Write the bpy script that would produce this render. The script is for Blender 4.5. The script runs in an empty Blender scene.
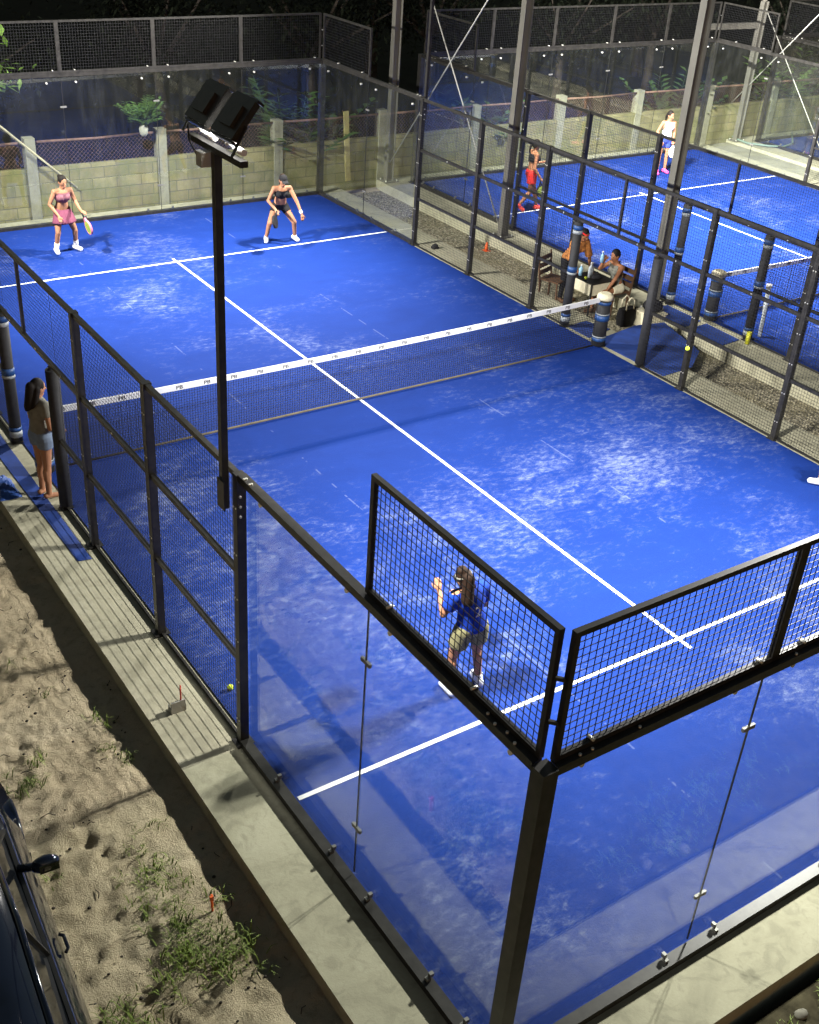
import bpy, bmesh, math, random
from mathutils import Vector, Matrix, noise, Euler
R = math.radians
rnd = random.Random(7)
sc = bpy.context.scene
COL = sc.collection

# ------------------------------------------------------------------ materials
def nt(name):
    m = bpy.data.materials.new(name); m.use_nodes = True
    t = m.node_tree; b = t.nodes['Principled BSDF']
    return m, t, b
def N(t, typ, **kw):
    n = t.nodes.new(typ)
    for k, v in kw.items():
        if k.startswith('i_'):
            n.inputs[k[2:].replace('_', ' ')].default_value = v
        else: setattr(n, k, v)
    return n
def L(t, a, b): t.links.new(a, b)
def ramp(t, fac, stops):
    r = t.nodes.new('ShaderNodeValToRGB'); e = r.color_ramp.elements
    while len(e) > 1: e.remove(e[-1])
    for i, (p, c) in enumerate(stops):
        el = e[0] if i == 0 else e.new(p)
        el.position = p; el.color = (*c, 1) if len(c) == 3 else c
    L(t, fac, r.inputs[0]); return r.outputs[0]
def noise_tex(t, scale, detail=4, rough=.55, dist=0, vec=None, stretch=None):
    n = N(t, 'ShaderNodeTexNoise'); n.inputs['Scale'].default_value = scale; n.inputs['Detail'].default_value = detail
    n.inputs['Roughness'].default_value = rough; n.inputs['Distortion'].default_value = dist
    if vec is None:
        vec = N(t, 'ShaderNodeNewGeometry').outputs['Position']
    if stretch:
        mp = N(t, 'ShaderNodeMapping'); mp.inputs['Scale'].default_value = stretch[:3]
        if len(stretch) > 3: mp.inputs['Rotation'].default_value = (0, 0, stretch[3])
        if len(stretch) > 4: mp.inputs['Location'].default_value = stretch[4]
        L(t, vec, mp.inputs['Vector']); vec = mp.outputs[0]
    L(t, vec, n.inputs['Vector']); return n.outputs['Fac']
def mathn(t, op, a, b=None, clamp=False):
    n = N(t, 'ShaderNodeMath'); n.operation = op; n.use_clamp = clamp
    for i, v in enumerate((a, b)):
        if v is None: continue
        if isinstance(v, (int, float)): n.inputs[i].default_value = v
        else: L(t, v, n.inputs[i])
    return n.outputs[0]
def mixc(t, f, a, b, mode='MIX'):
    n = N(t, 'ShaderNodeMix'); n.data_type = 'RGBA'; n.blend_type = mode
    if isinstance(f, (int, float)): n.inputs[0].default_value = f
    else: L(t, f, n.inputs[0])
    for i, v in ((6, a), (7, b)):
        if isinstance(v, tuple): n.inputs[i].default_value = (*v[:3], 1)
        else: L(t, v, n.inputs[i])
    return n.outputs[2]
def bump(t, b, h, strength=.3, dist=.01):
    n = N(t, 'ShaderNodeBump'); n.inputs['Strength'].default_value = strength; n.inputs['Distance'].default_value = dist
    L(t, h, n.inputs['Height']); L(t, n.outputs[0], b.inputs['Normal'])
M = {}
def simple(name, col, rough=.6, metal=0, var=.15, scale=8, spec=None):
    m, t, b = nt(name)
    f = noise_tex(t, scale, 5, .6)
    lo = tuple(c * (1 - var) for c in col); hi = tuple(min(1, c * (1 + var)) for c in col)
    L(t, ramp(t, f, [(.3, lo), (.7, hi)]), b.inputs['Base Color'])
    b.inputs['Roughness'].default_value = rough; b.inputs['Metallic'].default_value = metal
    if spec is not None: b.inputs['Specular IOR Level'].default_value = spec
    M[name] = m; return m
simple('black_metal', (.019, .018, .016), .38, 0, .55, 11)
simple('dark_wire', (.008, .008, .009), .5, 0, .1)
simple('galvanised', (.20, .20, .185), .45, .5, .2, 3)
simple('steel_paint', (.14, .135, .115), .5, .2, .15, 2)
simple('bolt_steel', (.75, .75, .68), .3, .6, .05)
simple('wire_rope', (.4, .4, .36), .5, .3, .1)
simple('white_paint', (.72, .74, .76), .6, 0, .06, 6)
simple('white_plastic', (.75, .75, .72), .4, 0, .05)
simple('grey_plastic', (.33, .33, .30), .5, 0, .1)
simple('net_cord', (.004, .0045, .006), .7, 0, .1)
simple('net_foot', (.10, .085, .06), .8, 0, .2)
simple('foam_black', (.014, .015, .018), .75, 0, .4, 12)
simple('tape_blue', (.015, .06, .20), .5, 0, .3, 20)
simple('tape_white', (.26, .29, .31), .5, 0, .15, 20)
simple('rust', (.15, .085, .06), .8, 0, .3, 9)
simple('wood_plank', (.46, .40, .16), .75, 0, .2, 6)
simple('bamboo', (.42, .38, .24), .6, 0, .15, 6)
simple('skin', (.31, .145, .075), .7, 0, .06, 30)
simple('skin_tan', (.26, .11, .05), .7, 0, .06, 30)
simple('hair_dark', (.007, .005, .004), .7, 0, .3, 40, .2)
simple('hair_brown', (.015, .0075, .004), .75, 0, .4, 40, .15)
simple('eye_dark', (.02, .015, .012), .3)
simple('lip', (.28, .09, .07), .5)
def cloth(name, col, var=.12): return simple(name, col, .85, 0, var, 18, .2)
cloth('cloth_mauve', (.17, .05, .085)); cloth('cloth_pink', (.19, .08, .10)); cloth('cloth_black', (.012, .012, .014))
cloth('cloth_blue', (.006, .035, .30)); cloth('cloth_khaki', (.20, .19, .10)); cloth('cloth_grey', (.14, .14, .12))
cloth('cloth_denim', (.13, .17, .24)); cloth('cloth_red', (.55, .025, .02)); cloth('cloth_white', (.72, .75, .80))
cloth('cloth_navy', (.035, .06, .30)); cloth('cloth_white_sock', (.75, .76, .76)); cloth('cloth_pinkshoe', (.75, .08, .30))
cloth('cloth_redshoe', (.65, .07, .05)); cloth('cloth_orange', (.42, .17, .05), .5); cloth('cloth_cream', (.62, .58, .42))
cloth('cloth_lime', (.42, .55, .06)); cloth('cloth_brown', (.10, .055, .03)); cloth('cloth_tan', (.45, .36, .12))
simple('ball_felt', (.50, .62, .04), .85, 0, .1, 60)
simple('racket_lime', (.26, .34, .04), .5); simple('racket_pink', (.55, .16, .22), .5); simple('racket_white', (.7, .72, .75), .5); simple('racket_black', (.012, .012, .015), .7, 0, .15, 8, .2)
simple('plastic_yellow', (.50, .50, .02), .5); simple('plastic_red', (.6, .04, .02), .5); simple('plastic_orange', (.7, .12, .02), .5)
simple('car_paint', (.003, .005, .013), .10, 0, .1, 3); M['car_paint'].node_tree.nodes['Principled BSDF'].inputs['Coat Weight'].default_value = 1
simple('car_glass', (.006, .007, .009), .06); simple('car_trim', (.008, .008, .008), .5); simple('rubber', (.012, .012, .012), .9)
simple('alloy', (.4, .4, .4), .35, .8); simple('chrome', (.7, .7, .7), .15, 1)
simple('headlamp', (.5, .52, .55), .1)
simple('bark', (.03, .023, .016), .9, 0, .4, 8)
simple('leaf', (.045, .095, .02), .6, 0, .5, 1.2); simple('leaf_dark', (.008, .011, .006), .9, 0, .5, .9, .1)
simple('leaf_bright', (.11, .20, .03), .55, 0, .4, 2); simple('grass_blade', (.135, .19, .026), .7, 0, .5, 1.5)
simple('hose', (.14, .20, .17), .5, 0, .1); simple('pot_white', (.36, .36, .30), .6)
simple('cardboard', (.35, .32, .2), .8); simple('mat_blue', (.008, .038, .21), .9, 0, .35, 3)
simple('tarp_blue', (.015, .06, .25), .6, 0, .35, 6)
simple('bottle_clear', (.5, .55, .58), .15); simple('bottle_blue', (.25, .45, .62), .2)
simple('stone_pale', (.20, .19, .15), .85, 0, .2, 10)

def lamp_lens():
    m, t, b = nt('lamp_lens'); b.inputs['Base Color'].default_value = (.9, .9, .85, 1)
    b.inputs['Emission Color'].default_value = (1, .97, .9, 1); b.inputs['Emission Strength'].default_value = 30
    M['lamp_lens'] = m
lamp_lens()

def glass_mat():
    m = bpy.data.materials.new('court_glass'); m.use_nodes = True; t = m.node_tree; t.nodes.clear()
    out = N(t, 'ShaderNodeOutputMaterial')
    g = N(t, 'ShaderNodeNewGeometry')
    ior = mathn(t, 'SUBTRACT', 1.5, mathn(t, 'MULTIPLY', g.outputs['Backfacing'], 1.5 - 1 / 1.5))
    fr = N(t, 'ShaderNodeFresnel'); L(t, ior, fr.inputs['IOR'])
    tr = N(t, 'ShaderNodeBsdfTransparent'); tr.inputs[0].default_value = (.945, .962, .948, 1)
    gl = N(t, 'ShaderNodeBsdfGlossy'); gl.inputs['Roughness'].default_value = .015; gl.inputs[0].default_value = (1, 1, 1, 1)
    mx = N(t, 'ShaderNodeMixShader'); L(t, fr.outputs[0], mx.inputs[0]); L(t, tr.outputs[0], mx.inputs[1]); L(t, gl.outputs[0], mx.inputs[2])
    df = N(t, 'ShaderNodeBsdfDiffuse'); df.inputs[0].default_value = (.50, .52, .48, 1)
    f1 = noise_tex(t, 1.1, 6, .65, .6); f2 = noise_tex(t, 7, 3, .6, 0, None, (1, 1, .25))
    d = mathn(t, 'MULTIPLY', f1, f2)
    vo = N(t, 'ShaderNodeTexVoronoi'); vo.inputs['Scale'].default_value = 2.3; L(t, g.outputs['Position'], vo.inputs['Vector'])
    mk = ramp(t, vo.outputs['Distance'], [(.035, (1, 1, 1)), (.10, (0, 0, 0))])
    dr = ramp(t, d, [(.10, (.002,) * 3), (.42, (.013,) * 3)])
    dr = mathn(t, 'ADD', dr, mathn(t, 'MULTIPLY', mk, mathn(t, 'MULTIPLY', f2, .03)))
    mx2 = N(t, 'ShaderNodeMixShader'); L(t, dr, mx2.inputs[0]); L(t, mx.outputs[0], mx2.inputs[1]); L(t, df.outputs[0], mx2.inputs[2])
    L(t, mx2.outputs[0], out.inputs[0]); M['court_glass'] = m
glass_mat()

def turf():
    m, t, b = nt('blue_turf')
    big = noise_tex(t, .22, 3, .5, .4, None, (1, 1, 1, .3, (3.1, 1.7, 0)))
    mid = noise_tex(t, 1.1, 6, .62, .9, None, (1, 1.6, 1, .55))
    fine = noise_tex(t, 6.5, 8, .78, .35, None, (1, 1.9, 1, .6))
    grain = noise_tex(t, 45, 4, .75)
    s = mathn(t, 'ADD', mathn(t, 'MULTIPLY', big, .50), mathn(t, 'MULTIPLY', mid, .46))
    s = mathn(t, 'ADD', s, mathn(t, 'MULTIPLY', fine, .95))
    s = mathn(t, 'ADD', s, mathn(t, 'MULTIPLY', grain, .20))
    wear = noise_tex(t, .34, 4, .55, .6, None, (1, 1, 1, .4, (7.3, 2.2, 0)))
    s = mathn(t, 'ADD', s, mathn(t, 'MULTIPLY', mathn(t, 'SUBTRACT', wear, .5), .60))
    sand = ramp(t, s, [(.90, (0, 0, 0)), (.93, (.07,) * 3), (.96, (.32,) * 3), (.99, (.65,) * 3)])
    # ramp only covers 0..1, so scale first
    r = sand.node; sc2 = mathn(t, 'MULTIPLY', s, .5); L(t, sc2, r.inputs[0])
    for e, p in zip(r.color_ramp.elements, (.545, .595, .66, .78)): e.position = p
    blue = ramp(t, mid, [(.25, (.0034, .0235, .160)), (.75, (.0048, .031, .205))])
    blue = mixc(t, mathn(t, 'MULTIPLY', grain, .35), blue, (.0025, .013, .10))
    # seams between the turf rolls, a touch of loose sand along them
    sep = N(t, 'ShaderNodeSeparateXYZ'); L(t, N(t, 'ShaderNodeNewGeometry').outputs['Position'], sep.inputs[0])
    fx = mathn(t, 'ABSOLUTE', mathn(t, 'SUBTRACT', mathn(t, 'FRACT', mathn(t, 'MULTIPLY', mathn(t, 'ADD', sep.outputs[0], 31.05), 1 / 3.45)), .5))
    seam = mathn(t, 'LESS_THAN', fx, .0035)
    seamf = mathn(t, 'MULTIPLY', seam, mathn(t, 'MULTIPLY', mathn(t, 'GREATER_THAN', mid, .54), .10))
    col = mixc(t, sand, blue, (.30, .345, .43))
    col = mixc(t, seamf, col, (.45, .5, .62))
    L(t, col, b.inputs['Base Color']); b.inputs['Roughness'].default_value = .9; b.inputs['Specular IOR Level'].default_value = .15
    bump(t, b, mathn(t, 'ADD', grain, fine), .35, .01); M['blue_turf'] = m
turf()

def concrete(name, c1, c2, c3):
    m, t, b = nt(name)
    f = noise_tex(t, 1.3, 8, .65, .8); g = noise_tex(t, 28, 5, .7); h = noise_tex(t, 5, 4, .6, 1.5)
    col = ramp(t, f, [(.3, c1), (.5, c2), (.72, c3)])
    col = mixc(t, mathn(t, 'MULTIPLY', ramp(t, h, [(.50, (0, 0, 0)), (.64, (1, 1, 1))]), .38), col, tuple(c * .5 for c in c2))
    col = mixc(t, mathn(t, 'MULTIPLY', g, .35), col, tuple(c * .6 for c in c2))
    L(t, col, b.inputs['Base Color']); b.inputs['Roughness'].default_value = .88
    bump(t, b, mathn(t, 'ADD', g, mathn(t, 'MULTIPLY', f, 2)), .25, .012); M[name] = m
concrete('concrete', (.26, .25, .175), (.37, .355, .25), (.44, .425, .31))
concrete('concrete_post', (.19, .19, .135), (.27, .265, .19), (.34, .34, .25))

def blockwall():
    m, t, b = nt('block_wall')
    g = N(t, 'ShaderNodeNewGeometry'); s = N(t, 'ShaderNodeSeparateXYZ'); L(t, g.outputs['Position'], s.inputs[0])
    c = N(t, 'ShaderNodeCombineXYZ'); L(t, s.outputs[0], c.inputs[0]); L(t, s.outputs[2], c.inputs[1])
    br = N(t, 'ShaderNodeTexBrick'); L(t, c.outputs[0], br.inputs['Vector'])
    for k, v in (('Scale', 1.0), ('Mortar Size', .012), ('Mortar Smooth', .3), ('Brick Width', .56), ('Row Height', .235), ('Bias', 0)): br.inputs[k].default_value = v
    br.inputs['Color1'].default_value = (.23, .205, .09, 1); br.inputs['Color2'].default_value = (.34, .305, .15, 1); br.inputs['Mortar'].default_value = (.15, .14, .075, 1)
    f = noise_tex(t, 1.6, 7, .65, .5); g2 = noise_tex(t, 14, 5, .7)
    col = mixc(t, mathn(t, 'MULTIPLY', ramp(t, f, [(.42, (0, 0, 0)), (.60, (1, 1, 1))]), .7), br.outputs[0], (.15, .165, .055))
    st = noise_tex(t, 2.2, 5, .7, .3, None, (1, 1, .18))
    col = mixc(t, mathn(t, 'MULTIPLY', ramp(t, st, [(.5, (0, 0, 0)), (.68, (1, 1, 1))]), .55), col, (.12, .10, .05))
    col = mixc(t, mathn(t, 'MULTIPLY', g2, .4), col, (.09, .085, .05))
    L(t, col, b.inputs['Base Color']); b.inputs['Roughness'].default_value = .95
    bump(t, b, mathn(t, 'SUBTRACT', g2, mathn(t, 'MULTIPLY', br.outputs['Fac'], 2)), .5, .01); M['block_wall'] = m
blockwall()

def sandmat():
    m, t, b = nt('sand')
    f = noise_tex(t, .9, 8, .62, .4); h = noise_tex(t, 9, 7, .7, .4); g = noise_tex(t, 90, 3, .7)
    col = ramp(t, f, [(.3, (.46, .385, .25)), (.5, (.60, .51, .345)), (.7, (.69, .60, .42))])
    col = mixc(t, mathn(t, 'MULTIPLY', ramp(t, h, [(.5, (0, 0, 0)), (.68, (1, 1, 1))]), .5), col, (.26, .205, .125))
    col = mixc(t, mathn(t, 'MULTIPLY', g, .4), col, (.19, .155, .095))
    L(t, col, b.inputs['Base Color']); b.inputs['Roughness'].default_value = 1; b.inputs['Specular IOR Level'].default_value = .1
    bump(t, b, mathn(t, 'ADD', mathn(t, 'MULTIPLY', g, 1.6), mathn(t, 'MULTIPLY', h, 2.5)), .9, .025); M['sand'] = m
sandmat()
simple('soil', (.055, .048, .028), .95, 0, .5, 6, .1)
def gravelmat():
    m, t, b = nt('gravel')
    v = N(t, 'ShaderNodeTexVoronoi'); v.inputs['Scale'].default_value = 28
    L(t, N(t, 'ShaderNodeNewGeometry').outputs['Position'], v.inputs['Vector'])
    f = noise_tex(t, 1.2, 6, .6)
    bw = N(t, 'ShaderNodeRGBToBW'); L(t, v.outputs['Color'], bw.inputs[0])
    col = ramp(t, bw.outputs[0], [(.2, (.09, .08, .05)), (.55, (.25, .225, .15)), (.85, (.45, .41, .29))])
    col = mixc(t, mathn(t, 'MULTIPLY', ramp(t, f, [(.45, (0, 0, 0)), (.65, (1, 1, 1))]), .55), col, (.24, .21, .11))
    L(t, col, b.inputs['Base Color']); b.inputs['Roughness'].default_value = .95
    bump(t, b, v.outputs['Distance'], .8, .03); M['gravel'] = m
gravelmat()

# ------------------------------------------------------------------ mesh builder
class MB:
    def __init__(s): s.v = []; s.f = []; s.m = []; s.cur = 0; s.smooth = []; s.sm = False
    def add(s, vs, fs):
        o = len(s.v); s.v.extend([tuple(x) for x in vs])
        for f in fs: s.f.append(tuple(i + o for i in f)); s.m.append(s.cur); s.smooth.append(s.sm)
        return s
    def box(s, c, d, rot=None, bev=0):
        x, y, z = d[0] / 2, d[1] / 2, d[2] / 2
        vs = [Vector((a * x, b * y, e * z)) for e in (-1, 1) for b in (-1, 1) for a in (-1, 1)]
        if rot is not None: vs = [rot @ q for q in vs]
        c = Vector(c)
        return s.add([q + c for q in vs], [(0, 2, 3, 1), (4, 5, 7, 6), (0, 1, 5, 4), (2, 6, 7, 3), (0, 4, 6, 2), (1, 3, 7, 5)])
    def bbox(s, a, b):
        return s.box([(a[i] + b[i]) / 2 for i in range(3)], [abs(b[i] - a[i]) for i in range(3)])
    def bar(s, p, q, w, h=None, up=(0, 0, 1)):
        h = h or w; p = Vector(p); q = Vector(q); d = (q - p); l = d.length; d.normalize(); up = Vector(up)
        if abs(d.dot(up)) > .98: up = Vector((0, 1, 0))
        x = d.cross(up).normalized(); z = x.cross(d)
        rot = Matrix((x, d, z)).transposed()
        return s.box((p + q) / 2, (w, l, h), rot)
    def tube(s, pts, r, n=8, cap=True):
        pts = [Vector(p) for p in pts]; rs = r if isinstance(r, (list, tuple)) else [r] * len(pts)
        rings = []; ref = None
        for i, p in enumerate(pts):
            d = (pts[min(i + 1, len(pts) - 1)] - pts[max(i - 1, 0)]).normalized()
            if ref is None:
                ref = Vector((0, 0, 1)) if abs(d.z) < .9 else Vector((1, 0, 0))
            x = d.cross(ref).normalized(); y = x.cross(d); ref = y
            rings.append([p + (x * math.cos(a) + y * math.sin(a)) * rs[i] for a in [2 * math.pi * k / n for k in range(n)]])
        vs = [q for rg in rings for q in rg]; fs = []
        for i in range(len(pts) - 1):
            for k in range(n):
                fs.append((i * n + k, (i + 1) * n + k, (i + 1) * n + (k + 1) % n, i * n + (k + 1) % n))
        o = s.sm; s.sm = True; base = len(s.v); s.add(vs, fs); s.sm = o
        if cap:
            b = len(s.v) - len(vs)
            s.f.append(tuple(b + k for k in range(n))); s.m.append(s.cur); s.smooth.append(False)
            e = b + (len(pts) - 1) * n
            s.f.append(tuple(e + n - 1 - k for k in range(n))); s.m.append(s.cur); s.smooth.append(False)
        return s
    def sphere(s, c, r, n=12, k=8, rot=None):
        rr = r if isinstance(r, (tuple, list)) else (r, r, r); c = Vector(c); vs = []; fs = []
        vs.append(Vector((0, 0, rr[2])))
        for i in range(1, k):
            a = math.pi * i / k
            for j in range(n):
                b = 2 * math.pi * j / n
                vs.append(Vector((rr[0] * math.sin(a) * math.cos(b), rr[1] * math.sin(a) * math.sin(b), rr[2] * math.cos(a))))
        vs.append(Vector((0, 0, -rr[2])))
        for j in range(n): fs.append((0, 1 + j, 1 + (j + 1) % n))
        for i in range(k - 2):
            for j in range(n):
                a = 1 + i * n + j; b = 1 + i * n + (j + 1) % n
                fs.append((a, a + n, b + n, b))
        e = len(vs) - 1
        for j in range(n): fs.append((e, 1 + (k - 2) * n + (j + 1) % n, 1 + (k - 2) * n + j))
        if rot is not None: vs = [rot @ q for q in vs]
        o = s.sm; s.sm = True; s.add([q + c for q in vs], fs); s.sm = o; return s
    def cone(s, p, r0, q, r1, n=14, k=4, flat0=False, flat1=False):
        """rounded cone (capsule with two radii), a closed mesh"""
        p = Vector(p); q = Vector(q); d = q - p; l = d.length
        d = d / l if l > 1e-6 else Vector((0, 0, 1))
        ref = Vector((0, 0, 1)) if abs(d.z) < .9 else Vector((1, 0, 0))
        x = d.cross(ref).normalized(); y = x.cross(d)
        pr = []
        if flat0: pr.append((0, r0))
        else:
            for i in range(1, k + 1): a = math.pi / 2 * (1 - i / k); pr.append((-r0 * math.sin(a), r0 * math.cos(a)))
        if flat1: pr.append((l, r1))
        else:
            for i in range(0, k): a = math.pi / 2 * i / k; pr.append((l + r1 * math.sin(a), r1 * math.cos(a)))
        vs = []; fs = []
        for (h, r) in pr:
            for j in range(n):
                a = 2 * math.pi * j / n; vs.append(p + d * h + (x * math.cos(a) + y * math.sin(a)) * r)
        for i in range(len(pr) - 1):
            for j in range(n): fs.append((i * n + j, i * n + (j + 1) % n, (i + 1) * n + (j + 1) % n, (i + 1) * n + j))
        b = len(vs); vs.append(p + d * (0 if flat0 else -r0)); vs.append(p + d * (l if flat1 else l + r1))
        for j in range(n):
            fs.append((b, (j + 1) % n, j)); e = (len(pr) - 1) * n; fs.append((b + 1, e + j, e + (j + 1) % n))
        o = s.sm; s.sm = True; s.add(vs, fs); s.sm = o; return s
    def disc(s, c, axis, r, h, n=12):
        a = Vector(axis).normalized(); c = Vector(c); return s.tube([c - a * h / 2, c + a * h / 2], r, n)
    def mesh(s, name, mats, org=(0, 0, 0)):
        me = bpy.data.meshes.new(name); o = Vector(org)
        me.from_pydata([Vector(q) - o for q in s.v], [], s.f)
        for m in (mats if isinstance(mats, (list, tuple)) else [mats]): me.materials.append(M[m])
        me.polygons.foreach_set('material_index', s.m); me.polygons.foreach_set('use_smooth', s.smooth)
        me.validate(); me.update(); return me
    def build(s, name, mats, parent=None, org=None, fix=False):
        if org is None: org = world_loc(parent) if parent else (0, 0, 0)
        me = s.mesh(name, mats, org)
        if fix:
            bm = bmesh.new(); bm.from_mesh(me); bmesh.ops.recalc_face_normals(bm, faces=bm.faces); bm.to_mesh(me); bm.free()
        o = bpy.data.objects.new(name, me); COL.objects.link(o)
        if parent is not None: o.parent = parent
        else: o.location = org
        return o
def world_loc(o):
    p = Vector((0, 0, 0))
    while o is not None: p = p + o.location; o = o.parent
    return p
def tag(o, label, cat, group=None, kind=None):
    if label: o['label'] = label
    if cat: o['category'] = cat
    if group: o['group'] = group
    if kind: o['kind'] = kind
    return o
def thing(name, loc, label, cat, group=None):
    o = bpy.data.objects.new(name, None); COL.objects.link(o); o.location = loc; o.empty_display_size = .2
    return tag(o, label, cat, group)
def struct(name, mb, mat, **kw):
    o = mb.build(name, mat, **kw); o['kind'] = 'structure'; return o

# ------------------------------------------------------------------ camera (fitted to the court lines)
cam_loc = Vector((-8.79799, -13.62155, 7.85434)); yaw, pit, rol, foc = .62917, -.54615, .07532, 1140.8
F = Vector((math.sin(yaw) * math.cos(pit), math.cos(yaw) * math.cos(pit), math.sin(pit)))
rt = Vector((math.cos(yaw), -math.sin(yaw), 0)); up = rt.cross(F)
Rv = rt * math.cos(rol) + up * math.sin(rol); Uv = -rt * math.sin(rol) + up * math.cos(rol)
cd = bpy.data.cameras.new('camera'); cam = bpy.data.objects.new('camera', cd); COL.objects.link(cam)
cam.matrix_world = Matrix(((Rv.x, Uv.x, -F.x, cam_loc.x), (Rv.y, Uv.y, -F.y, cam_loc.y), (Rv.z, Uv.z, -F.z, cam_loc.z), (0, 0, 0, 1)))
cd.sensor_fit = 'VERTICAL'; cd.sensor_height = 24; cd.sensor_width = 24; cd.lens = foc / 1024 * 24; cd.clip_end = 800; cd.clip_start = .1
sc.camera = cam

# ------------------------------------------------------------------ the ground, slabs, turf and lines
ZG = -.19
def grid_ground():
    xs = [-300, -120, -50, -25, -16]; x = -12.
    while x < -5.5: xs.append(x); x += .042
    xs += [-5.2, -4, -2]; x = -3.9
    xs = sorted(set(xs + [-1, 0, 2, 4, 6, 10, 16, 25, 40, 80, 300]))
    ys = [-300, -100, -40, -25, -18]; y = -14.
    while y < 2.5: ys.append(y); y += .042
    ys += [3, 4, 6, 8, 10.9, 12, 14, 17, 20, 25, 35, 60, 120, 300]
    feet = []
    r2 = random.Random(3)
    for i in range(1100):
        fx, fy = (r2.uniform(-9.5, -5.85), r2.uniform(-11, 1.5)) if i % 2 else (r2.gauss(-6.95, .28), r2.uniform(-10, 0)); a = r2.uniform(0, 6.28)
        feet.append((fx, fy, math.cos(a), math.sin(a), r2.uniform(.035, .11), r2.uniform(.008, .028)))
    from collections import defaultdict
    cell = defaultdict(list)
    for f in feet:
        cx, cy = int(f[0] // .5), int(f[1] // .5)
        for i in (-1, 0, 1):
            for j in (-1, 0, 1): cell[cx + i, cy + j].append(f)
    mb = MB(); mb.sm = True; vs = []
    for y in ys:
        for x in xs:
            z = ZG
            if -12 <= x <= -5.5 and -14 <= y <= 2.6:
                z += .05 * noise.noise(Vector((x * .7, y * .7, 0))) + .022 * noise.noise(Vector((x * 3, y * 3, 4))) + .016 * noise.noise(Vector((x * 8, y * 8, 9)))
                for (fx, fy, ca, sa, rr, dp) in cell[int(x // .5), int(y // .5)]:
                    dx, dy = x - fx, y - fy; u = (dx * ca + dy * sa) / (rr * 1.7); w = (-dx * sa + dy * ca) / rr; q = u * u + w * w
                    if q < 2.2: z += -dp * math.exp(-q * 2) + dp * .35 * math.exp(-(q - 1.3) ** 2 * 5)
                z -= .03 * max(0, 1 - abs(x + 6.75) / .12) * (.5 + .5 * noise.noise(Vector((1, y * 2, 3)))) if y < -5 else 0
            elif x > -5.5 and -11 < y < 10.8: z = -.5
            vs.append((x, y, z))
    nx = len(xs); fs = [(j * nx + i, j * nx + i + 1, (j + 1) * nx + i + 1, (j + 1) * nx + i) for j in range(len(ys) - 1) for i in range(nx - 1)]
    mb.add(vs, fs); struct('ground', mb, 'sand')
grid_ground()
g = MB(); g.add([(-120, 10.95, ZG + .006), (160, 10.95, ZG + .006), (160, 140, ZG + .006), (-120, 140, ZG + .006)], [(0, 1, 2, 3)]); struct('darkened_ground', g, 'leaf_dark')  # near-black sheet over the sand, its colour keeps the background beyond the wall dark
g = MB(); nx_, ny_ = 60, 24
g.add([(-5.6 + 60 * (i / nx_) ** 1.6, -10.75 - 40 * (j / ny_) ** 2, ZG + .02 + .02 * noise.noise(Vector((i * .9, j * 1.3, 2)))) for j in range(ny_ + 1) for i in range(nx_ + 1)], [(j * (nx_ + 1) + i, (j + 1) * (nx_ + 1) + i, (j + 1) * (nx_ + 1) + i + 1, j * (nx_ + 1) + i + 1) for j in range(ny_) for i in range(nx_)])
struct('soil_ground', g, 'soil')
PITCH = 12.85
COURTS = [0, PITCH, PITCH * 2]
# concrete slab with its rim strips (top 4 mm below the turf), one per court
def slab(ox, x0, x1, y0, y1):
    mb = MB(); n = 26
    mb.bbox((x0, y0, -.45), (x1, y1, -.012))
    return struct('concrete_slab', mb, 'concrete')
slab(0, -5.73, 5.78, -10.64, 10.58)
slab(0, 7.05, 18.7, -10.64, 10.62)
slab(0, 19.9, 31.6, -10.64, 10.66)
g = MB(); g.bbox((5.78, -12, -.44), (7.05, 10.6, -.24)); struct('gravel_path', g, 'gravel')
g = MB(); g.bbox((18.7, -12, -.3), (19.9, 10.6, -.10)); struct('concrete_path', g, 'concrete_post')
for ox in COURTS:
    mb = MB(); n = 40
    vs = [(ox - 5 + 10 * i / 20, -10 + 20 * j / 40, 0) for j in range(41) for i in range(21)]
    fs = [(j * 21 + i, j * 21 + i + 1, (j + 1) * 21 + i + 1, (j + 1) * 21 + i) for j in range(40) for i in range(20)]
    mb.add(vs, fs); struct('court_turf', mb, 'blue_turf')
    ln = MB(); z = .005
    def sheet(a, b, zz=z): ln.add([(a[0], a[1], zz), (b[0], a[1], zz), (b[0], b[1], zz), (a[0], b[1], zz)], [(0, 1, 2, 3)])
    for s in (-1, 1):
        sheet((ox - 4.97, s * 6.95 - .025), (ox + 4.97, s * 6.95 + .025))
    sheet((ox - .025, -7.15), (ox + .025, -6.975)); sheet((ox - .025, -6.925), (ox + .025, 6.925)); sheet((ox - .025, 6.975), (ox + .025, 7.15))
    struct('court_line', ln, 'white_paint')
def mat_strip(name, pts, z, label=None):
    mb = MB(); n = len(pts)
    mb.add([(x, y, z) for x, y in pts] + [(x, y, z + .008) for x, y in pts], [tuple(range(n))[::-1], tuple(range(n, 2 * n))] + [(i, (i + 1) % n, n + (i + 1) % n, n + i) for i in range(n)])
    o = mb.build(name, 'mat_blue'); return o
tag(mat_strip('turf_mat', [(-5.36, -2.24), (-5.2, -2.27), (-5.2, 1.6), (-5.42, 1.6)], -.011), 'long narrow strip of blue turf on the concrete by the standing girl', 'mat', 'loose blue turf mats')
tag(mat_strip('turf_mat', [(5.15, -1.5), (5.9, -1.45), (6.55, -1.0), (6.95, .3), (6.3, .42), (5.1, .2)], -.008), 'wide blue turf mat across the gravel beside the net post', 'mat', 'loose blue turf mats')
tag(mat_strip('turf_mat', [(5.1, .35), (5.75, .5), (5.6, 1.0), (5.1, .95)], -.008), 'small blue turf mat between net post and padded fence post', 'mat', 'loose blue turf mats')
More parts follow.
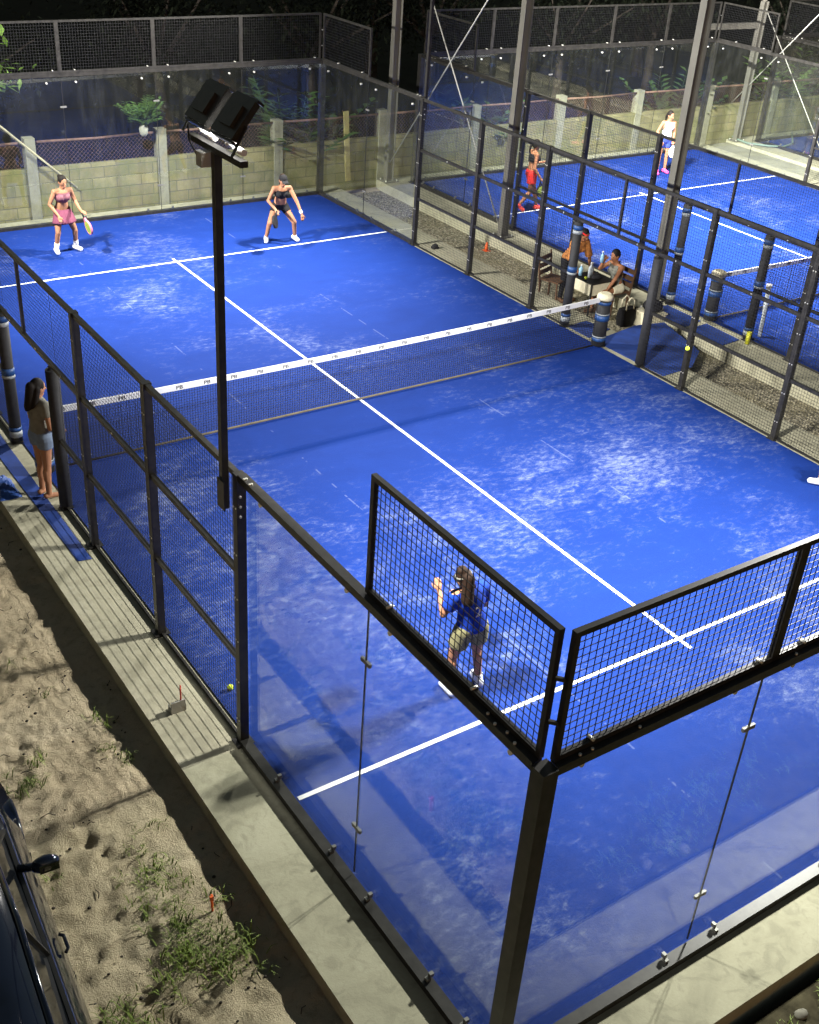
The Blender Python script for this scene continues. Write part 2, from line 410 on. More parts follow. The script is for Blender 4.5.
tag(mat_strip('turf_mat', [(7.12, .9), (7.68, .95), (7.68, .05), (7.1, -.05)], -.008), 'blue turf mat at the far court doorway left of its net post', 'mat', 'loose blue turf mats')
tag(mat_strip('turf_mat', [(7.12, -.15), (7.68, -.1), (7.66, -.95), (7.1, -1.0)], -.008), 'blue turf mat at the far court doorway right of its net post', 'mat', 'loose blue turf mats')

# ------------------------------------------------------------------ fences and glass walls
def wires_yz(mb, x, y0, y1, z0, z1, p, r=.0034):
    n = max(1, round((y1 - y0) / p)); k = max(1, round((z1 - z0) / p))
    for i in range(n + 1):
        y = y0 + (y1 - y0) * i / n; mb.box((x + r / 2, y, (z0 + z1) / 2), (r, r, z1 - z0))
    for i in range(k + 1):
        z = z0 + (z1 - z0) * i / k; mb.box((x - r / 2, (y0 + y1) / 2, z), (r, y1 - y0, r))
def wires_xz(mb, y, x0, x1, z0, z1, p, r=.0034):
    n = max(1, round((x1 - x0) / p)); k = max(1, round((z1 - z0) / p))
    for i in range(n + 1):
        x = x0 + (x1 - x0) * i / n; mb.box((x, y + r / 2, (z0 + z1) / 2), (r, r, z1 - z0))
    for i in range(k + 1):
        z = z0 + (z1 - z0) * i / k; mb.box(((x0 + x1) / 2, y - r / 2, z), (x1 - x0, r, r))
def pad_part(root, x, y, h, r, first):
    """foam sleeve round a post, tape wound round it"""
    mb = MB(); n = 12
    mb.tube([(x, y, .03), (x, y, h * .5), (x, y, h)], [r, r * .96, r], 12)
    p = mb.build('foam_sleeve', 'foam_black', root)
    for i, (zz, hh) in enumerate(first): MB().tube([(x, y, zz), (x, y, zz + hh)], r * 1.06, 12).build('tape_band', ['tape_white', 'tape_blue'][i % 2], p, org=world_loc(root))

def side_fence(ox, s, label, pads=(), detail=True):
    X = ox + s * 5.06; xi = ox + s * 5.012
    root = thing('mesh_fence', (X, 0, 0), label, 'fence', 'mesh side fences of the courts')
    for y in (-6, -4, -2, 2, 4, 6):
        mb = MB(); mb.bbox((X - .045, y - .04, -.012), (X + .045, y + .04, 3.03))
        mb.bbox((X - .09, y - .075, -.011), (X + .09, y + .075, .006))
        mb.cur = 1
        for k in range(6):
            z = .3 + k * .48
            for sy in (-1, 1):
                mb.disc((X - .045, y + sy * .022, z), (1, 0, 0), .009, .012, 6); mb.disc((X + .045, y + sy * .022, z), (1, 0, 0), .009, .012, 6)
        mb.build('post', ['black_metal', 'bolt_steel'], root)
    for y in (-1, 1):
        mb = MB(); mb.bbox((X - .04, y - .03, -.012), (X + .04, y + .03, 1.972)); mb.bbox((X - .08, y - .06, -.011), (X + .08, y + .06, .006))
        mb.build('door_jamb', 'black_metal', root)
        if y not in pads: MB().tube([(X, y, .05), (X, y, 1.0), (X, y, 1.93)], [.085, .08, .085], 12).build('foam_sleeve', 'foam_black', root)
        if y in pads:
            pad_part(root, X, y, 1.96, .085, [(.1, .09), (.2, .05), (1.0, .04), (1.045, .10), (1.75, .06), (1.82, .08)])
    mb = MB(); mb.bbox((X - .02, -.02, 2.028), (X + .02, .02, 2.972)); mb.build('header_post', 'black_metal', root)
    ys = [-6, -4, -2, 2, 4, 6]
    for z in (2.0, 3.0):
        for a, b in zip(ys, ys[1:]):
            mb = MB(); mb.bbox((X - .025, a + .042, z - .026), (X + .025, b - .042, z + .026))
            if z == 2.0:
                mb.cur = 1
                for f in ((.5,) if b - a < 3 else (.15, .375, .625, .85)): mb.disc((X - .028, a + (b - a) * f, z + .01), (1, 0, 0), .014, .01, 8)
            mb.build('rail', ['black_metal', 'bolt_steel'], root)
    for a, b in ((-6, -4), (-4, -2), (2, 4), (4, 6), (-2, -1), (1, 2)):
        MB().bbox((X - .022, a + .042, .975), (X + .022, b - .042, 1.02)).build('rail', 'black_metal', root)
        MB().bbox((X - .014, a + .045, -.006), (X + .014, b - .045, .026)).build('bottom_rail', 'black_metal', root)
    mb = MB()
    wires_yz(mb, xi, -6, -1.02, .04, 2.99, .05); wires_yz(mb, xi, 1.02, 6, .04, 2.99, .05); wires_yz(mb, xi, -1.0, 1.0, 2.02, 2.99, .05)
    mb.build('wire_mesh', 'dark_wire', root)
    return root

def panel_frame(mb, a, b, z0, z1, t=.04):
    """tube frame round an upright panel from a to b (xy)"""
    A = Vector((a[0], a[1], 0)); B = Vector((b[0], b[1], 0)); d = (B - A).normalized()
    zu = Vector((0, 0, 1))
    mb.bar(A + zu * (z0 + t / 2), B + zu * (z0 + t / 2), t, t); mb.bar(A + zu * (z1 - t / 2), B + zu * (z1 - t / 2), t, t)
    for P, sg in ((A, 1), (B, -1)):
        mb.bar(P + d * sg * t / 2 + zu * (z0 + t), P + d * sg * t / 2 + zu * (z1 - t), t, t, up=(d.y, d.x, 0))

def clampset(mb, c, along, axis):
    """a pair of round patch clamps astride a joint"""
    a = Vector(along); c = Vector(c)
    for k in (-1, 1): mb.disc(c + a * .04 * k, axis, .015, .034, 10)
    mb.box(c, [abs(a[i]) * .125 + abs(Vector(axis)[i]) * .022 + (.034 if i == 2 else 0) for i in range(3)])

def glass_side(ox, s, e, label):
    """glass return of the side wall from the fence post to the corner: s = -1/1 side, e = -1/1 end"""
    X = ox + s * 5.06; xg = ox + s * 5.006
    root = thing('glass_side_wall', (X, e * 8, 0), label, 'glass wall', 'glass side walls of the courts')
    ya = lambda y: e * y
    for a, b in ((6.06, 7.995), (8.005, 9.99)):
        mb = MB(); mb.bbox((xg - .006, ya(a), .06), (xg + .006, ya(b), 2.972)); mb.build('glass_panel', 'court_glass', root)
    mb = MB(); mb.bbox((ox + s * 5.02, ya(6.045), 2.975), (ox + s * 5.098, ya(9.985), 3.045)); 
    mb.cur = 1
    for (dx, y) in ((-.02, 6.15), (.02, 6.15), (-.02, 6.25), (.02, 6.25), (-.02, 9.6), (.02, 9.5), (-.02, 9.8), (.02, 9.7)): mb.disc((X + s * .018 + dx * .5, ya(y), 3.05), (0, 0, 1), .011, .016, 6)
    mb.build('top_beam', ['black_metal', 'bolt_steel'], root)
    mb = MB(); mb.bbox((X - .055, ya(6.05), -.011), (X + .045, ya(9.995), .06)); mb.build('base_channel', 'black_metal', root)
    for y in (6.7, 7.7, 8.3, 9.2, 9.67): MB().bbox((X - s * .02, ya(y) - .018, .061), (X + s * .02, ya(y) + .018, .085)).bbox((xg + s * .008, ya(y) - .015, .086), (X - s * .01, ya(y) + .015, .125)).build('base_clamp', 'galvanised', root)
    for z in (.61, 2.38): mb = MB(); clampset(mb, (xg, ya(8.0), z), (0, 1, 0), (1, 0, 0)); mb.build('patch_clamp', 'galvanised', root)
    for y in (6.3, 7.7, 8.3, 9.7): MB().disc((xg, ya(y), 2.86), (1, 0, 0), .02, .04, 10).build('patch_clamp', 'bolt_steel', root)
    MB().bbox((xg - .0065, ya(7.9955), .08), (xg + .0065, ya(8.0045), 2.93)).build('joint_seal', 'car_trim', root)
    # one metre of mesh above the two metres next to the corner
    XM = ox + s * 5.03
    p = MB(); panel_frame(p, (XM, ya(8.0)), (XM, ya(9.985)), 3.05, 4.03)
    p.cur = 1
    for y in (8.3, 9.3): p.disc((XM, ya(y), 3.1), (1, 0, 0), .012, .06, 6)
    f = p.build('mesh_frame', ['black_metal', 'bolt_steel'], root)
    w = MB(); a, b = sorted((ya(8.045), ya(9.94))); wires_yz(w, XM, a, b, 3.09, 3.99, .0555, .0045); w.build('wire_mesh', 'dark_wire', f, org=world_loc(root))
    return root

def glass_end(ox, e, label):
    Y = e * 10.06; yg = e * 10.006
    root = thing('glass_end_wall', (ox, Y, 0), label, 'glass wall', 'glass end walls of the courts')
    for i in range(5):
        mb = MB(); mb.bbox((ox - 5 + 2 * i + .005, yg - .006, .06), (ox - 3 + 2 * i - .005, yg + .006, 2.972)); mb.build('glass_panel', 'court_glass', root)
    mb = MB(); mb.bbox((ox - 4.985, e * 10.02, 2.975), (ox + 4.985, e * 10.098, 3.045))
    mb.cur = 1
    for x in (-4.8, -4.7, -4.3, -2.8, 0, 3.2): mb.disc((ox + x, Y + e * .02, 3.05), (0, 0, 1), .011, .016, 6)
    mb.build('top_beam', ['black_metal', 'bolt_steel'], root)
    mb = MB(); mb.bbox((ox - 4.995, Y - .055, -.011), (ox + 4.995, Y + .045, .06)); mb.build('base_channel', 'black_metal', root)
    for s in (-1, 1):
        mb = MB(); mb.bbox((ox + s * 5.06 - .06, Y - .06, -.012), (ox + s * 5.06 + .06, Y + .06, 3.05)); mb.bbox((ox + s * 5.06 - .1, Y - .1, -.01), (ox + s * 5.06 + .1, Y + .1, .004))
        mb.build('corner_post', 'black_metal', root)
    for k in range(5):
        for dx in (.28, 1.7):
            x = ox - 5 + 2 * k + dx; MB().bbox((x - .018, Y - e * .02, .061), (x + .018, Y + e * .02, .085)).bbox((x - .015, yg + e * .008, .086), (x + .015, Y - e * .01, .125)).build('base_clamp', 'galvanised', root)
    for k in range(1, 5):
        for z in (.62, 2.4): mb = MB(); clampset(mb, (ox - 5 + 2 * k, yg, z), (1, 0, 0), (0, 1, 0)); mb.build('patch_clamp', 'galvanised', root)
        MB().bbox((ox - 5 + 2 * k - .0045, yg - .0065, .08), (ox - 5 + 2 * k + .0045, yg + .0065, 2.93)).build('joint_seal', 'car_trim', root)
    for k in range(5):
        for dx in (.3, 1.7): MB().disc((ox - 5 + 2 * k + dx, yg, 2.87), (0, 1, 0), .02, .04, 10).build('patch_clamp', 'bolt_steel', root)
    YM = e * 10.035
    for s in (-1, 1):
        for z in (3.35, 3.68): MB().bar((ox + s * 4.99, YM, z), (ox + s * 5.03, e * 9.99, z), .02, .025).build('frame_tie', 'black_metal', root)
    for (a, b) in ((-4.985, -3.0), (-3.0, -1.0), (-1.0, 1.0), (1.0, 3.0), (3.0, 4.985)):
        p = MB(); panel_frame(p, (ox + a, YM), (ox + b, YM), 3.05, 4.03)
        p.cur = 1; p.disc((ox + a + .3, YM, 3.1), (0, 1, 0), .012, .06, 6); p.disc((ox + b - .15, YM, 3.1), (0, 1, 0), .012, .06, 6)
        f = p.build('mesh_frame', ['black_metal', 'bolt_steel'], root)
        w = MB(); wires_xz(w, YM, ox + a + .044, ox + b - .044, 3.09, 3.99, .0555, .0045); w.build('wire_mesh', 'dark_wire', f, org=world_loc(root))
    return root

side_fence(0, -1, 'black mesh fence along the left side of the near court, above the concrete strip', pads=(1,))
side_fence(0, 1, 'black mesh fence on the right side of the near court beside the gravel', pads=(1,))
side_fence(PITCH, -1, 'black mesh fence of the far court facing the gravel, with padded door posts', pads=(1, -1))
side_fence(PITCH, 1, 'black mesh fence on the right edge of the far court with white player')
side_fence(2 * PITCH, -1, 'black mesh fence of the third court at the top right edge')
glass_side(0, -1, -1, 'near left glass side wall with mesh panel on top, beside the concrete strip')
glass_side(0, 1, -1, 'right glass side wall at the near end of the near court')
glass_side(0, -1, 1, 'left glass side wall at the far end of the near court')
glass_side(0, 1, 1, 'glass side wall beside the gravel near the player in the black cap')
glass_side(PITCH, -1, 1, 'glass side wall of the far court behind the crossed wire braces')
glass_side(PITCH, 1, 1, 'glass side wall of the far court right of the white topped player')
glass_side(2 * PITCH, -1, 1, 'glass side wall of the third court beside the green hose')
glass_end(0, -1, 'nearest glass end wall with black corner post and mesh panels on top')
glass_end(0, 1, 'glass end wall behind the two far players of the near court')
glass_end(PITCH, 1, 'glass end wall behind the players of the far court')
glass_end(2 * PITCH, 1, 'glass end wall of the third court in the top right corner')

# ------------------------------------------------------------------ text helper
def text_mesh(body, size, mat4):
    c = bpy.data.curves.new('lettering', 'FONT'); c.body = body; c.size = size; c.align_x = 'CENTER'; c.align_y = 'CENTER'; c.extrude = .0008
    o = bpy.data.objects.new('lettering', c); COL.objects.link(o); bpy.context.view_layer.update()
    me = bpy.data.meshes.new_from_object(o.evaluated_get(bpy.context.evaluated_depsgraph_get()))
    bpy.data.objects.remove(o); me.transform(mat4)
    vs = [v.co.copy() for v in me.vertices]; fs = [tuple(p.vertices) for p in me.polygons]; bpy.data.meshes.remove(me)
    return vs, fs

# ------------------------------------------------------------------ nets
def net(ox, label, first):
    root = thing('court_net', (ox, 0, 0), label, 'net', 'court nets')
    top = lambda x: .875 + .05 * (abs(x) / 5) ** 2
    mb = MB(); n = 240
    for i in range(n + 1):
        x = -4.85 + 9.7 * i / n; mb.box((ox + x, .0015, (top(x) + .02) / 2), (.0045, .004, top(x) - .06))
    for k in range(20):
        f = k / 20
        for j in range(16):
            xa, xb = -4.85 + 9.7 * j / 16, -4.85 + 9.7 * (j + 1) / 16
            mb.bar((ox + xa, -.0015, .04 + f * (top(xa) - .09)), (ox + xb, -.0015, .04 + f * (top(xb) - .09)), .004, .0045)
    mb.build('net_mesh', 'net_cord', root)
    mb = MB(); K = 48
    for j in range(K):
        xa, xb = -4.9 + 9.8 * j / K, -4.9 + 9.8 * (j + 1) / K
        vs = [(ox + x, y, top(x) + z) for x in (xa, xb) for (y, z) in ((-.012, -.085), (-.014, 0), (0, .008), (.014, 0), (.012, -.085))]
        mb.add(vs, [(0, 5, 6, 1), (1, 6, 7, 2), (2, 7, 8, 3), (3, 8, 9, 4), (0, 4, 9, 5)])
    tp = mb.build('top_tape', 'white_paint', root, fix=True)
    x = -4.7; rot = Matrix.Rotation(R(90), 4, 'X') @ Matrix.Diagonal((1.25, 1, 1, 1))
    lv, lf = text_mesh('PB', .078, rot)
    while x < 4.75:
        MB().add([(v.x + ox + x, v.y - .0165, v.z + top(x) - .042) for v in lv], lf).build('tape_logo', 'net_cord', tp, org=world_loc(root)); x += .42
    mb = MB(); mb.tube([(ox - 4.85, -.005, .03), (ox - 2, -.012, .028), (ox, -.005, .026), (ox + 2, -.01, .028), (ox + 4.85, -.005, .03)], .017, 8); mb.build('bottom_band', 'net_foot', root)
    for s in (-1, 1):
        x = ox + s * 4.99; mb = MB(); mb.tube([(x, 0, 0), (x, 0, .93)], .05, 10); p = mb.build('net_post', 'black_metal', root)
        q = MB(); q.tube([(x, 0, .03), (x, 0, .5), (x, 0, .9)], [.125, .118, .125], 14); q.build('foam_sleeve', 'foam_black', p, org=world_loc(root))
        for i, (z, h) in enumerate(((.12, .06), (.19, .02), (.5, .10), (.61, .02), (.80, .05))): MB().tube([(x, 0, z), (x, 0, z + h)], .129, 14).build('tape_band', 'tape_blue' if i % 2 == 0 else 'tape_white', p, org=world_loc(root))
        q = MB(); q.tube([(x, 0, .89), (x, 0, .96), (x, 0, .99)], [.15, .14, .09], 14); q.build('cap', 'cloth_cream', p, org=world_loc(root))
    return root
net(0, 'white taped net across the near court with thick padded post', True)
net(PITCH, 'white taped net across the far court, seen through two mesh fences', False)

# ------------------------------------------------------------------ floodlights
HEADS = []
def head(root, cx, y, z, dirx, power, pitch=52, aim=60, w=.335, h=.305):
    """one floodlight: dirx = -1/1 side it shines to"""
    ax = Vector((math.cos(R(pitch)) * dirx, 0, math.sin(R(pitch))))          # along the housing, rising away from the pole
    nrm = Vector((math.sin(R(pitch)) * dirx, 0, -math.cos(R(pitch))))         # light leaves this way
    ay = Vector((0, 1, 0)); c = Vector((cx, y, z))
    rot = Matrix((ax, ay, ax.cross(ay))).transposed()
    mb = MB(); mb.box(c - nrm * .01, (h, w, .05), rot)
    mb.box(c - nrm * .048, (h * .55, w * .6, .03), rot)
    mb.box(c + ax * (h / 2 + .012) + nrm * .01, (.018, w, .06), rot); mb.box(c - ax * (h / 2 + .012) + nrm * .01, (.018, w, .06), rot)
    ho = mb.build('lamp_housing', 'black_metal', root)
    mb = MB(); mb.box(c + nrm * .021, (h * .86, w * .86, .008), rot); mb.build('lamp_lens', 'lamp_lens', ho, org=world_loc(root))
    for sg in ((1,) if y > world_loc(root).y + .1 else (-1,)): MB().bar(c + ay * sg * (w / 2 + .018) - ax * .02, c + ay * sg * (w / 2 + .018) - ax * (h / 2 + .06) - Vector((0, 0, .05)), .03, .008, up=(1, 0, 0)).build('bracket', 'black_metal', ho, org=world_loc(root))
    ld = bpy.data.lights.new('floodlight_beam', 'AREA'); ld.shape = 'RECTANGLE'; ld.size = .20; ld.size_y = .14; ld.spread = R(125); ld.energy = power; ld.color = (1, .965, .90)
    lo = bpy.data.objects.new('floodlight_beam', ld); COL.objects.link(lo); lo.parent = root
    beam = Vector((math.sin(R(aim)) * dirx, 0, -math.cos(R(aim))))   # asymmetric optics throw the light across the court
    lo.location = c + nrm * .045 - world_loc(root)
    lo.rotation_euler = (-beam).to_track_quat('Z', 'Y').to_euler()
    HEADS.append(lo)
POWER = 720
def flood_pole(s, y, label, power):
    X = s * 5.165; root = thing('floodlight_pole', (X, y, 0), label, 'floodlight', 'floodlight poles of the near court')
    d = -s; yp = y + .075
    mb = MB(); mb.bbox((X - .03, yp - .03, 2.68), (X + .03, yp + .03, 5.69)); mb.build('pole', 'black_metal', root)
    mb = MB()
    mb.bbox((X - .05 - .0, y - .02, 2.7), (X - .036, y + .11, 2.98)); mb.cur = 1
    for k in range(3): mb.disc((X + d * .09 - .0, y - .043, 2.62 + k * .1), (0, 1, 0), .012, .02, 6)
    mb.build('pole_bracket', ['black_metal', 'bolt_steel'], root)
    mb = MB(); mb.bbox((X - .03, y - .37, 5.69), (X + .03, y + .50, 5.735)); mb.build('crossarm', 'black_metal', root)
    head(root, X + d * .065, y + .32, 5.97, d, power); head(root, X + d * .065, y - .12, 5.97, d, power)
    for pts in (((.47, 5.83), (.43, 5.79), (.40, 5.765)), ((.40, 5.765), (.30, 5.762), (.19, 5.76)), ((-.03, 5.83), (-.04, 5.79), (-.02, 5.765)), ((-.04, 5.80), (-.14, 5.765), (-.27, 5.765))):
        MB().tube([(X + d * (.05 + .0 * k), y + a, z) for k, (a, z) in enumerate(pts)], .026, 8).build('conduit', 'white_plastic', root)
    mb = MB(); mb.bbox((X + d * .0, y + .14, 5.57), (X - d * .09, y + .235, 5.665)); mb.bbox((X + d * .01, y + .135, 5.667), (X - d * .095, y + .24, 5.677)); mb.build('junction_box', 'grey_plastic', root)
    mb = MB(); mb.tube([(X - d * .08, y + .38, 5.83), (X - d * .06, y + .40, 5.70), (X - d * .05, y + .3, 5.62), (X - d * .08, y + .24, 5.6)], .007, 6); mb.build('cable', 'rubber', root)
    return root
flood_pole(-1, -6, 'tall black pole with two floodlights seen from behind, in front of near court', POWER)
flood_pole(1, -6, 'black floodlight pole at the right side of the near court, near end', POWER)
flood_pole(-1, 6, 'black floodlight pole at the left side of the near court, far end', POWER)
flood_pole(1, 6, 'black floodlight pole rising behind the glass beside the gravel, far end', POWER)
for y in (5.7, .95):  # out-of-view lamps added on the columns to light the far court
    root = thing('added_floodlight', (7.25, y, 7.0), 'added unseen floodlight high on the %s steel column beside the gravel, shining on far court' % ('second' if y > 3 else 'third'), 'floodlight', 'added floodlights on the steel columns')
    mb = MB(); mb.bbox((7.36, y - .4, 6.9), (7.42, y + .4, 6.96)); mb.build('crossarm', 'black_metal', root)
    head(root, 7.6, y + .2, 7.1, 1, POWER * 2.4, 50); head(root, 7.6, y - .2, 7.1, 1, POWER * 2.4, 50)

# ------------------------------------------------------------------ steel columns, braces, truss
def column(x, y, h, label, grp, z0=-.012, lift=0):
    root = thing('steel_column', (x, y, z0), label, 'column', grp)
    mb = MB(); w = .10
    mb.bbox((x - w, y - .075, z0), (x - w + .014, y + .075, h)); mb.bbox((x + w - .014, y - .075, z0), (x + w, y + .075, h)); mb.bbox((x - w + .014, y - .006, z0), (x + w - .014, y + .006, h))
    mb.build('beam', 'steel_paint', root)
    mb = MB(); mb.bbox((x - .2, y - .17, z0), (x + .2, y + .17, z0 + .02)); mb.cur = 1
    for a in (-.16, .16):
        for b in (-.13, .13): mb.disc((x + a, y + b, z0 + .035), (0, 0, 1), .016, .05, 6)
    mb.build('base_plate', ['steel_paint', 'bolt_steel'], root); return root
G = 'steel columns between the courts'
column(7.27, 10.42, 9, 'grey steel column at the far end of the gravel, in front of the block wall', G)
column(7.27, 5.72, 9, 'grey steel column left of the woman in red shorts', G)
column(7.22, .92, 9, 'grey steel column covering the side of the woman in the white top', G)
column(20.05, 10.4, 3.95, 'short grey steel column with crossbar beside the green hose', G)
column(17.95, 10.75, 4.6, 'thin grey steel column joined by crossbar, behind the white topped player', G)
def rod(p, q, label, r=.016, name='brace_wire', mat='wire_rope', grp='crossed brace wires'):
    mb = MB(); mb.tube([p, q], r, 6); o = mb.build(name, mat, org=p); return tag(o, label, 'brace', grp)
rod((7.25, 10.38, 1.35 - .9), (7.25, 5.8, 6.2), 'brace wire rising from upper left column foot towards the second grey column')
rod((7.25, 5.8, .1), (7.25, 10.38, 6.2), 'brace wire falling from the far grey column to the foot of the second')
rod((20.1, 10.35, 3.75), (20.1, 7.0, -.0 + .05), 'brace wire falling right from the short grey column in the top right corner')
rod((20.1, 11.7, .1), (20.1, 7.6, 4.9), 'brace wire rising right across the top right corner glass')
mb = MB(); mb.bar((18.05, 10.62, 3.28), (19.93, 10.42, 3.30), .12, .16); tag(mb.build('crossbar', 'steel_paint', org=(18.05, 10.6, 3.28)), 'horizontal grey steel crossbar between two columns at the top right', 'beam')
mb = MB(); mb.bar((20.05, 10.4, 3.95), (19.3, 10.9, 5.2), .10, .12); tag(mb.build('sloping_strut', 'steel_paint', org=(20.05, 10.4, 3.95)), 'sloping grey steel strut rising left from the short column top', 'beam')

# ------------------------------------------------------------------ block wall with posts, rail, chain link
def wall():
    root = thing('block_wall', (7, 10.8, 0), 'low mossy concrete block wall with posts and wire above it, behind the courts', 'wall')
    xs = [-10.3 + 2.915 * k for k in range(16)]
    mb = MB()
    for a, b in zip(xs, xs[1:]): mb.bbox((a + .1, 10.70, -.4), (b - .1, 10.85, 1.02))
    mb.build('block_panel', 'block_wall', root)
    for i, x in enumerate(xs):
        mb = MB(); dz = [0, .05, -.03, .04, .02][i % 5]
        mb.bbox((x - .11, 10.665, -.4), (x + .11, 10.885, 1.62 + dz)); mb.build('concrete_post', 'concrete_post', root)
    mb = MB()
    for a, b in zip(xs, xs[1:]): mb.tube([(a + .11, 10.77, 1.56), ((a + b) / 2, 10.77, 1.545 + rnd.uniform(-.01, .01)), (b - .11, 10.77, 1.56)], .028, 8)
    mb.build('rail', 'rust', root)
    mb = MB()
    for a, b in zip(xs, xs[1:]):
        y = 10.77; z0, z1 = 1.03, 1.53; hh = z1 - z0; p = .09; n = int((b - a - .22 + hh) / p)
        for k in range(n):
            for sg in (1, -1):
                x0 = a + .11 - hh + k * p; x1 = x0 + hh
                c0, c1 = max(x0, a + .11), min(x1, b - .11)
                if c1 - c0 < .02: continue
                za, zb = (z0 + (c0 - x0), z0 + (c1 - x0)) if sg > 0 else (z1 - (c0 - x0), z1 - (c1 - x0))
                mb.bar((c0, y + sg * .003, za), (c1, y + sg * .003, zb), .004, .004)
    mb.build('chain_link', 'rust', root)
wall()
tag(MB().bar((6.17, 10.58, .06), (6.08, 10.64, 1.72), .14, .03, up=(0, 1, 0)).build('wooden_plank', 'wood_plank', org=(6.1, 10.6, 0)), 'yellow wooden plank leaning on the block wall in the far corner', 'plank')
mb = MB(); mb.tube([(-.67, 10.58, .58), (-1.4, 10.6, 1.27), (-2.15, 10.62, 1.98), (-3.6, 10.66, 3.4)], .022, 8)
tag(mb.build('bamboo_pole', 'bamboo', org=(-.67, 10.58, .6)), 'pale pole slanting across the block wall above the pink player', 'pole')

# ------------------------------------------------------------------ vegetation
def leaf_card(mb, p, d, l, w, droop=.3):
    d = d.normalized(); s = d.cross(Vector((0, 0, 1)))
    if s.length < .05: s = Vector((1, 0, 0))
    s.normalize(); a = p; b = p + d * l * .5 + Vector((0, 0, -droop * l * .12)); c = p + d * l + Vector((0, 0, -droop * l * .5))
    mb.add([a, b - s * w / 2, c, b + s * w / 2, b + Vector((0, 0, -w * .12))], [(0, 1, 4), (1, 2, 4), (2, 3, 4), (3, 0, 4)])
def tree(x, y, h, cr, label, n=2600, mat='leaf_dark', z0=-.4, seed=0, ls=.28, grp='trees beyond the block wall', nm='leafy_tree'):
    q = random.Random(seed); root = thing(nm, (x, y, z0), label, 'tree', grp)
    mb = MB(); tips = []
    lean = Vector((q.uniform(-.3, .3), q.uniform(-.3, .3), 0)); ht = h * .45
    mb.tube([(x, y, z0), Vector((x, y, z0 + ht * .5)) + lean * .4, Vector((x, y, z0 + ht)) + lean], [h * .035, h * .028, h * .02], 8)
    top = Vector((x, y, z0 + ht)) + lean
    for k in range(7):
        a = k * .9 + q.uniform(-.3, .3); e = q.uniform(.25, 1.1)
        d = Vector((math.cos(a) * math.cos(e), math.sin(a) * math.cos(e), math.sin(e))); l = cr * q.uniform(.7, 1.1)
        mid = top + d * l * .5 + Vector((0, 0, .1 * l)); end = top + d * l + Vector((0, 0, .25 * l))
        mb.tube([top - Vector((0, 0, .1)), mid, end], [h * .014, h * .009, h * .004], 6); tips += [mid, end, (mid + end) / 2, (top + mid) / 2]
    mb.build('trunk', 'bark', root)
    lf = MB()
    for i in range(n):
        t = q.choice(tips); rad = cr * .42
        o = Vector((q.gauss(0, 1), q.gauss(0, 1), q.gauss(0, .75))) * rad * .55
        d = Vector((q.gauss(0, 1), q.gauss(0, 1), q.gauss(-.1, .6)))
        l = ls * q.uniform(.6, 1.3); leaf_card(lf, t + o, d, l, l * .45)
    lf.build('crown', mat, root)
TL = ['dark tree with round crown behind the left floodlight', 'dark low tree beyond the wall at far left', 'dark tree beyond the middle of the wall', 'dark tall tree beyond the far grey column',
      'dark spreading tree beyond the far court end wall', 'dark tree beyond the white topped player', 'dark bushy tree beyond the top right corner', 'dark tree behind the crossbar at top right', 'dark tree far back between the grey columns', 'dark tree far back left of the first column']
for i, (x, y, h, cr) in enumerate([(3.5, 15.2, 5.2, 2.3), (-2.5, 14.5, 4.6, 2.2), (8.0, 15.5, 5.5, 2.4), (12.5, 16.5, 6.0, 2.6), (17, 15.5, 5.0, 2.4), (22, 16.5, 5.5, 2.6), (27, 14.5, 5, 2.4), (25, 20, 7, 3.2), (14, 22, 7, 3.4), (5, 21, 7, 3.4)]):
    tree(x, y, h, cr, TL[i], 4200, 'leaf_dark', seed=i + 1, ls=.2)
tree(-3.15, 11.4, 5.6, 1.25, 'bright green leafy tree reaching in at the top left edge', 1500, 'leaf_bright', seed=40, ls=.26, grp=None)
def frond_plant(x, y, z, n, l, w, label, mat='leaf', spread=1.0, seed=0, cat='plant', name='leafy_plant', pot=None, grp=None, stemh=.3):
    q = random.Random(seed); root = thing(name, (x, y, z), label, cat, grp)
    if pot:
        mb = MB(); mb.tube([(x, y, z - .02), (x, y, z + .03), (x, y, z + .13), (x, y, z + .2), (x, y, z + .22)], [.04, .085, .10, .08, .07], 14); mb.build('pot', 'pot_white', root); z += .2; MB().tube([(x, y + .07, z - .06), (x, y + .11, z - .02), (x, y + .16, z - .12), (x, y + .17, z - .2)], .008, 6).build('hook', 'rust', root)
    st = MB(); lf = MB()
    for k in range(n):
        a = q.uniform(0, 6.28); e = q.uniform(.35, 1.3)
        base = Vector((x + q.uniform(-.05, .05), y + q.uniform(-.05, .05), z)); d = Vector((math.cos(a) * spread, math.sin(a) * spread, math.sin(e) * 1.4)).normalized()
        L_ = l * q.uniform(.6, 1.1); mid = base + d * L_ * .5; end = base + d * L_ + Vector((0, 0, -L_ * .12))
        st.tube([base, mid, end], [.01, .007, .003], 5)
        for j in range(10):
            f = .25 + .75 * j / 10; p = base.lerp(mid, f * 2) if f < .5 else mid.lerp(end, f * 2 - 1)
            for sg in (-1, 1):
                sd = d.cross(Vector((0, 0, 1))).normalized() * sg + d * .7 + Vector((0, 0, q.uniform(-.2, .25)))
                leaf_card(lf, p, sd, w * 2.6 * (1.15 - f * .6) * q.uniform(.7, 1.2), w * .7, .5)
    st.build('stem', 'leaf', root); lf.build('foliage', mat, root); return root
frond_plant(.92, 10.60, 1.56, 20, .80, .10, 'leafy green plant in a round pale pot hanging at the wall rail', 'leaf', .75, 5, pot=True, name='potted_plant')
frond_plant(5.2, 11.7, -.3, 22, 3.1, .26, 'tall green shrub behind the far corner post of the near court', 'leaf', .45, 6, cat='shrub', name='shrub', grp='shrubs behind the wall')
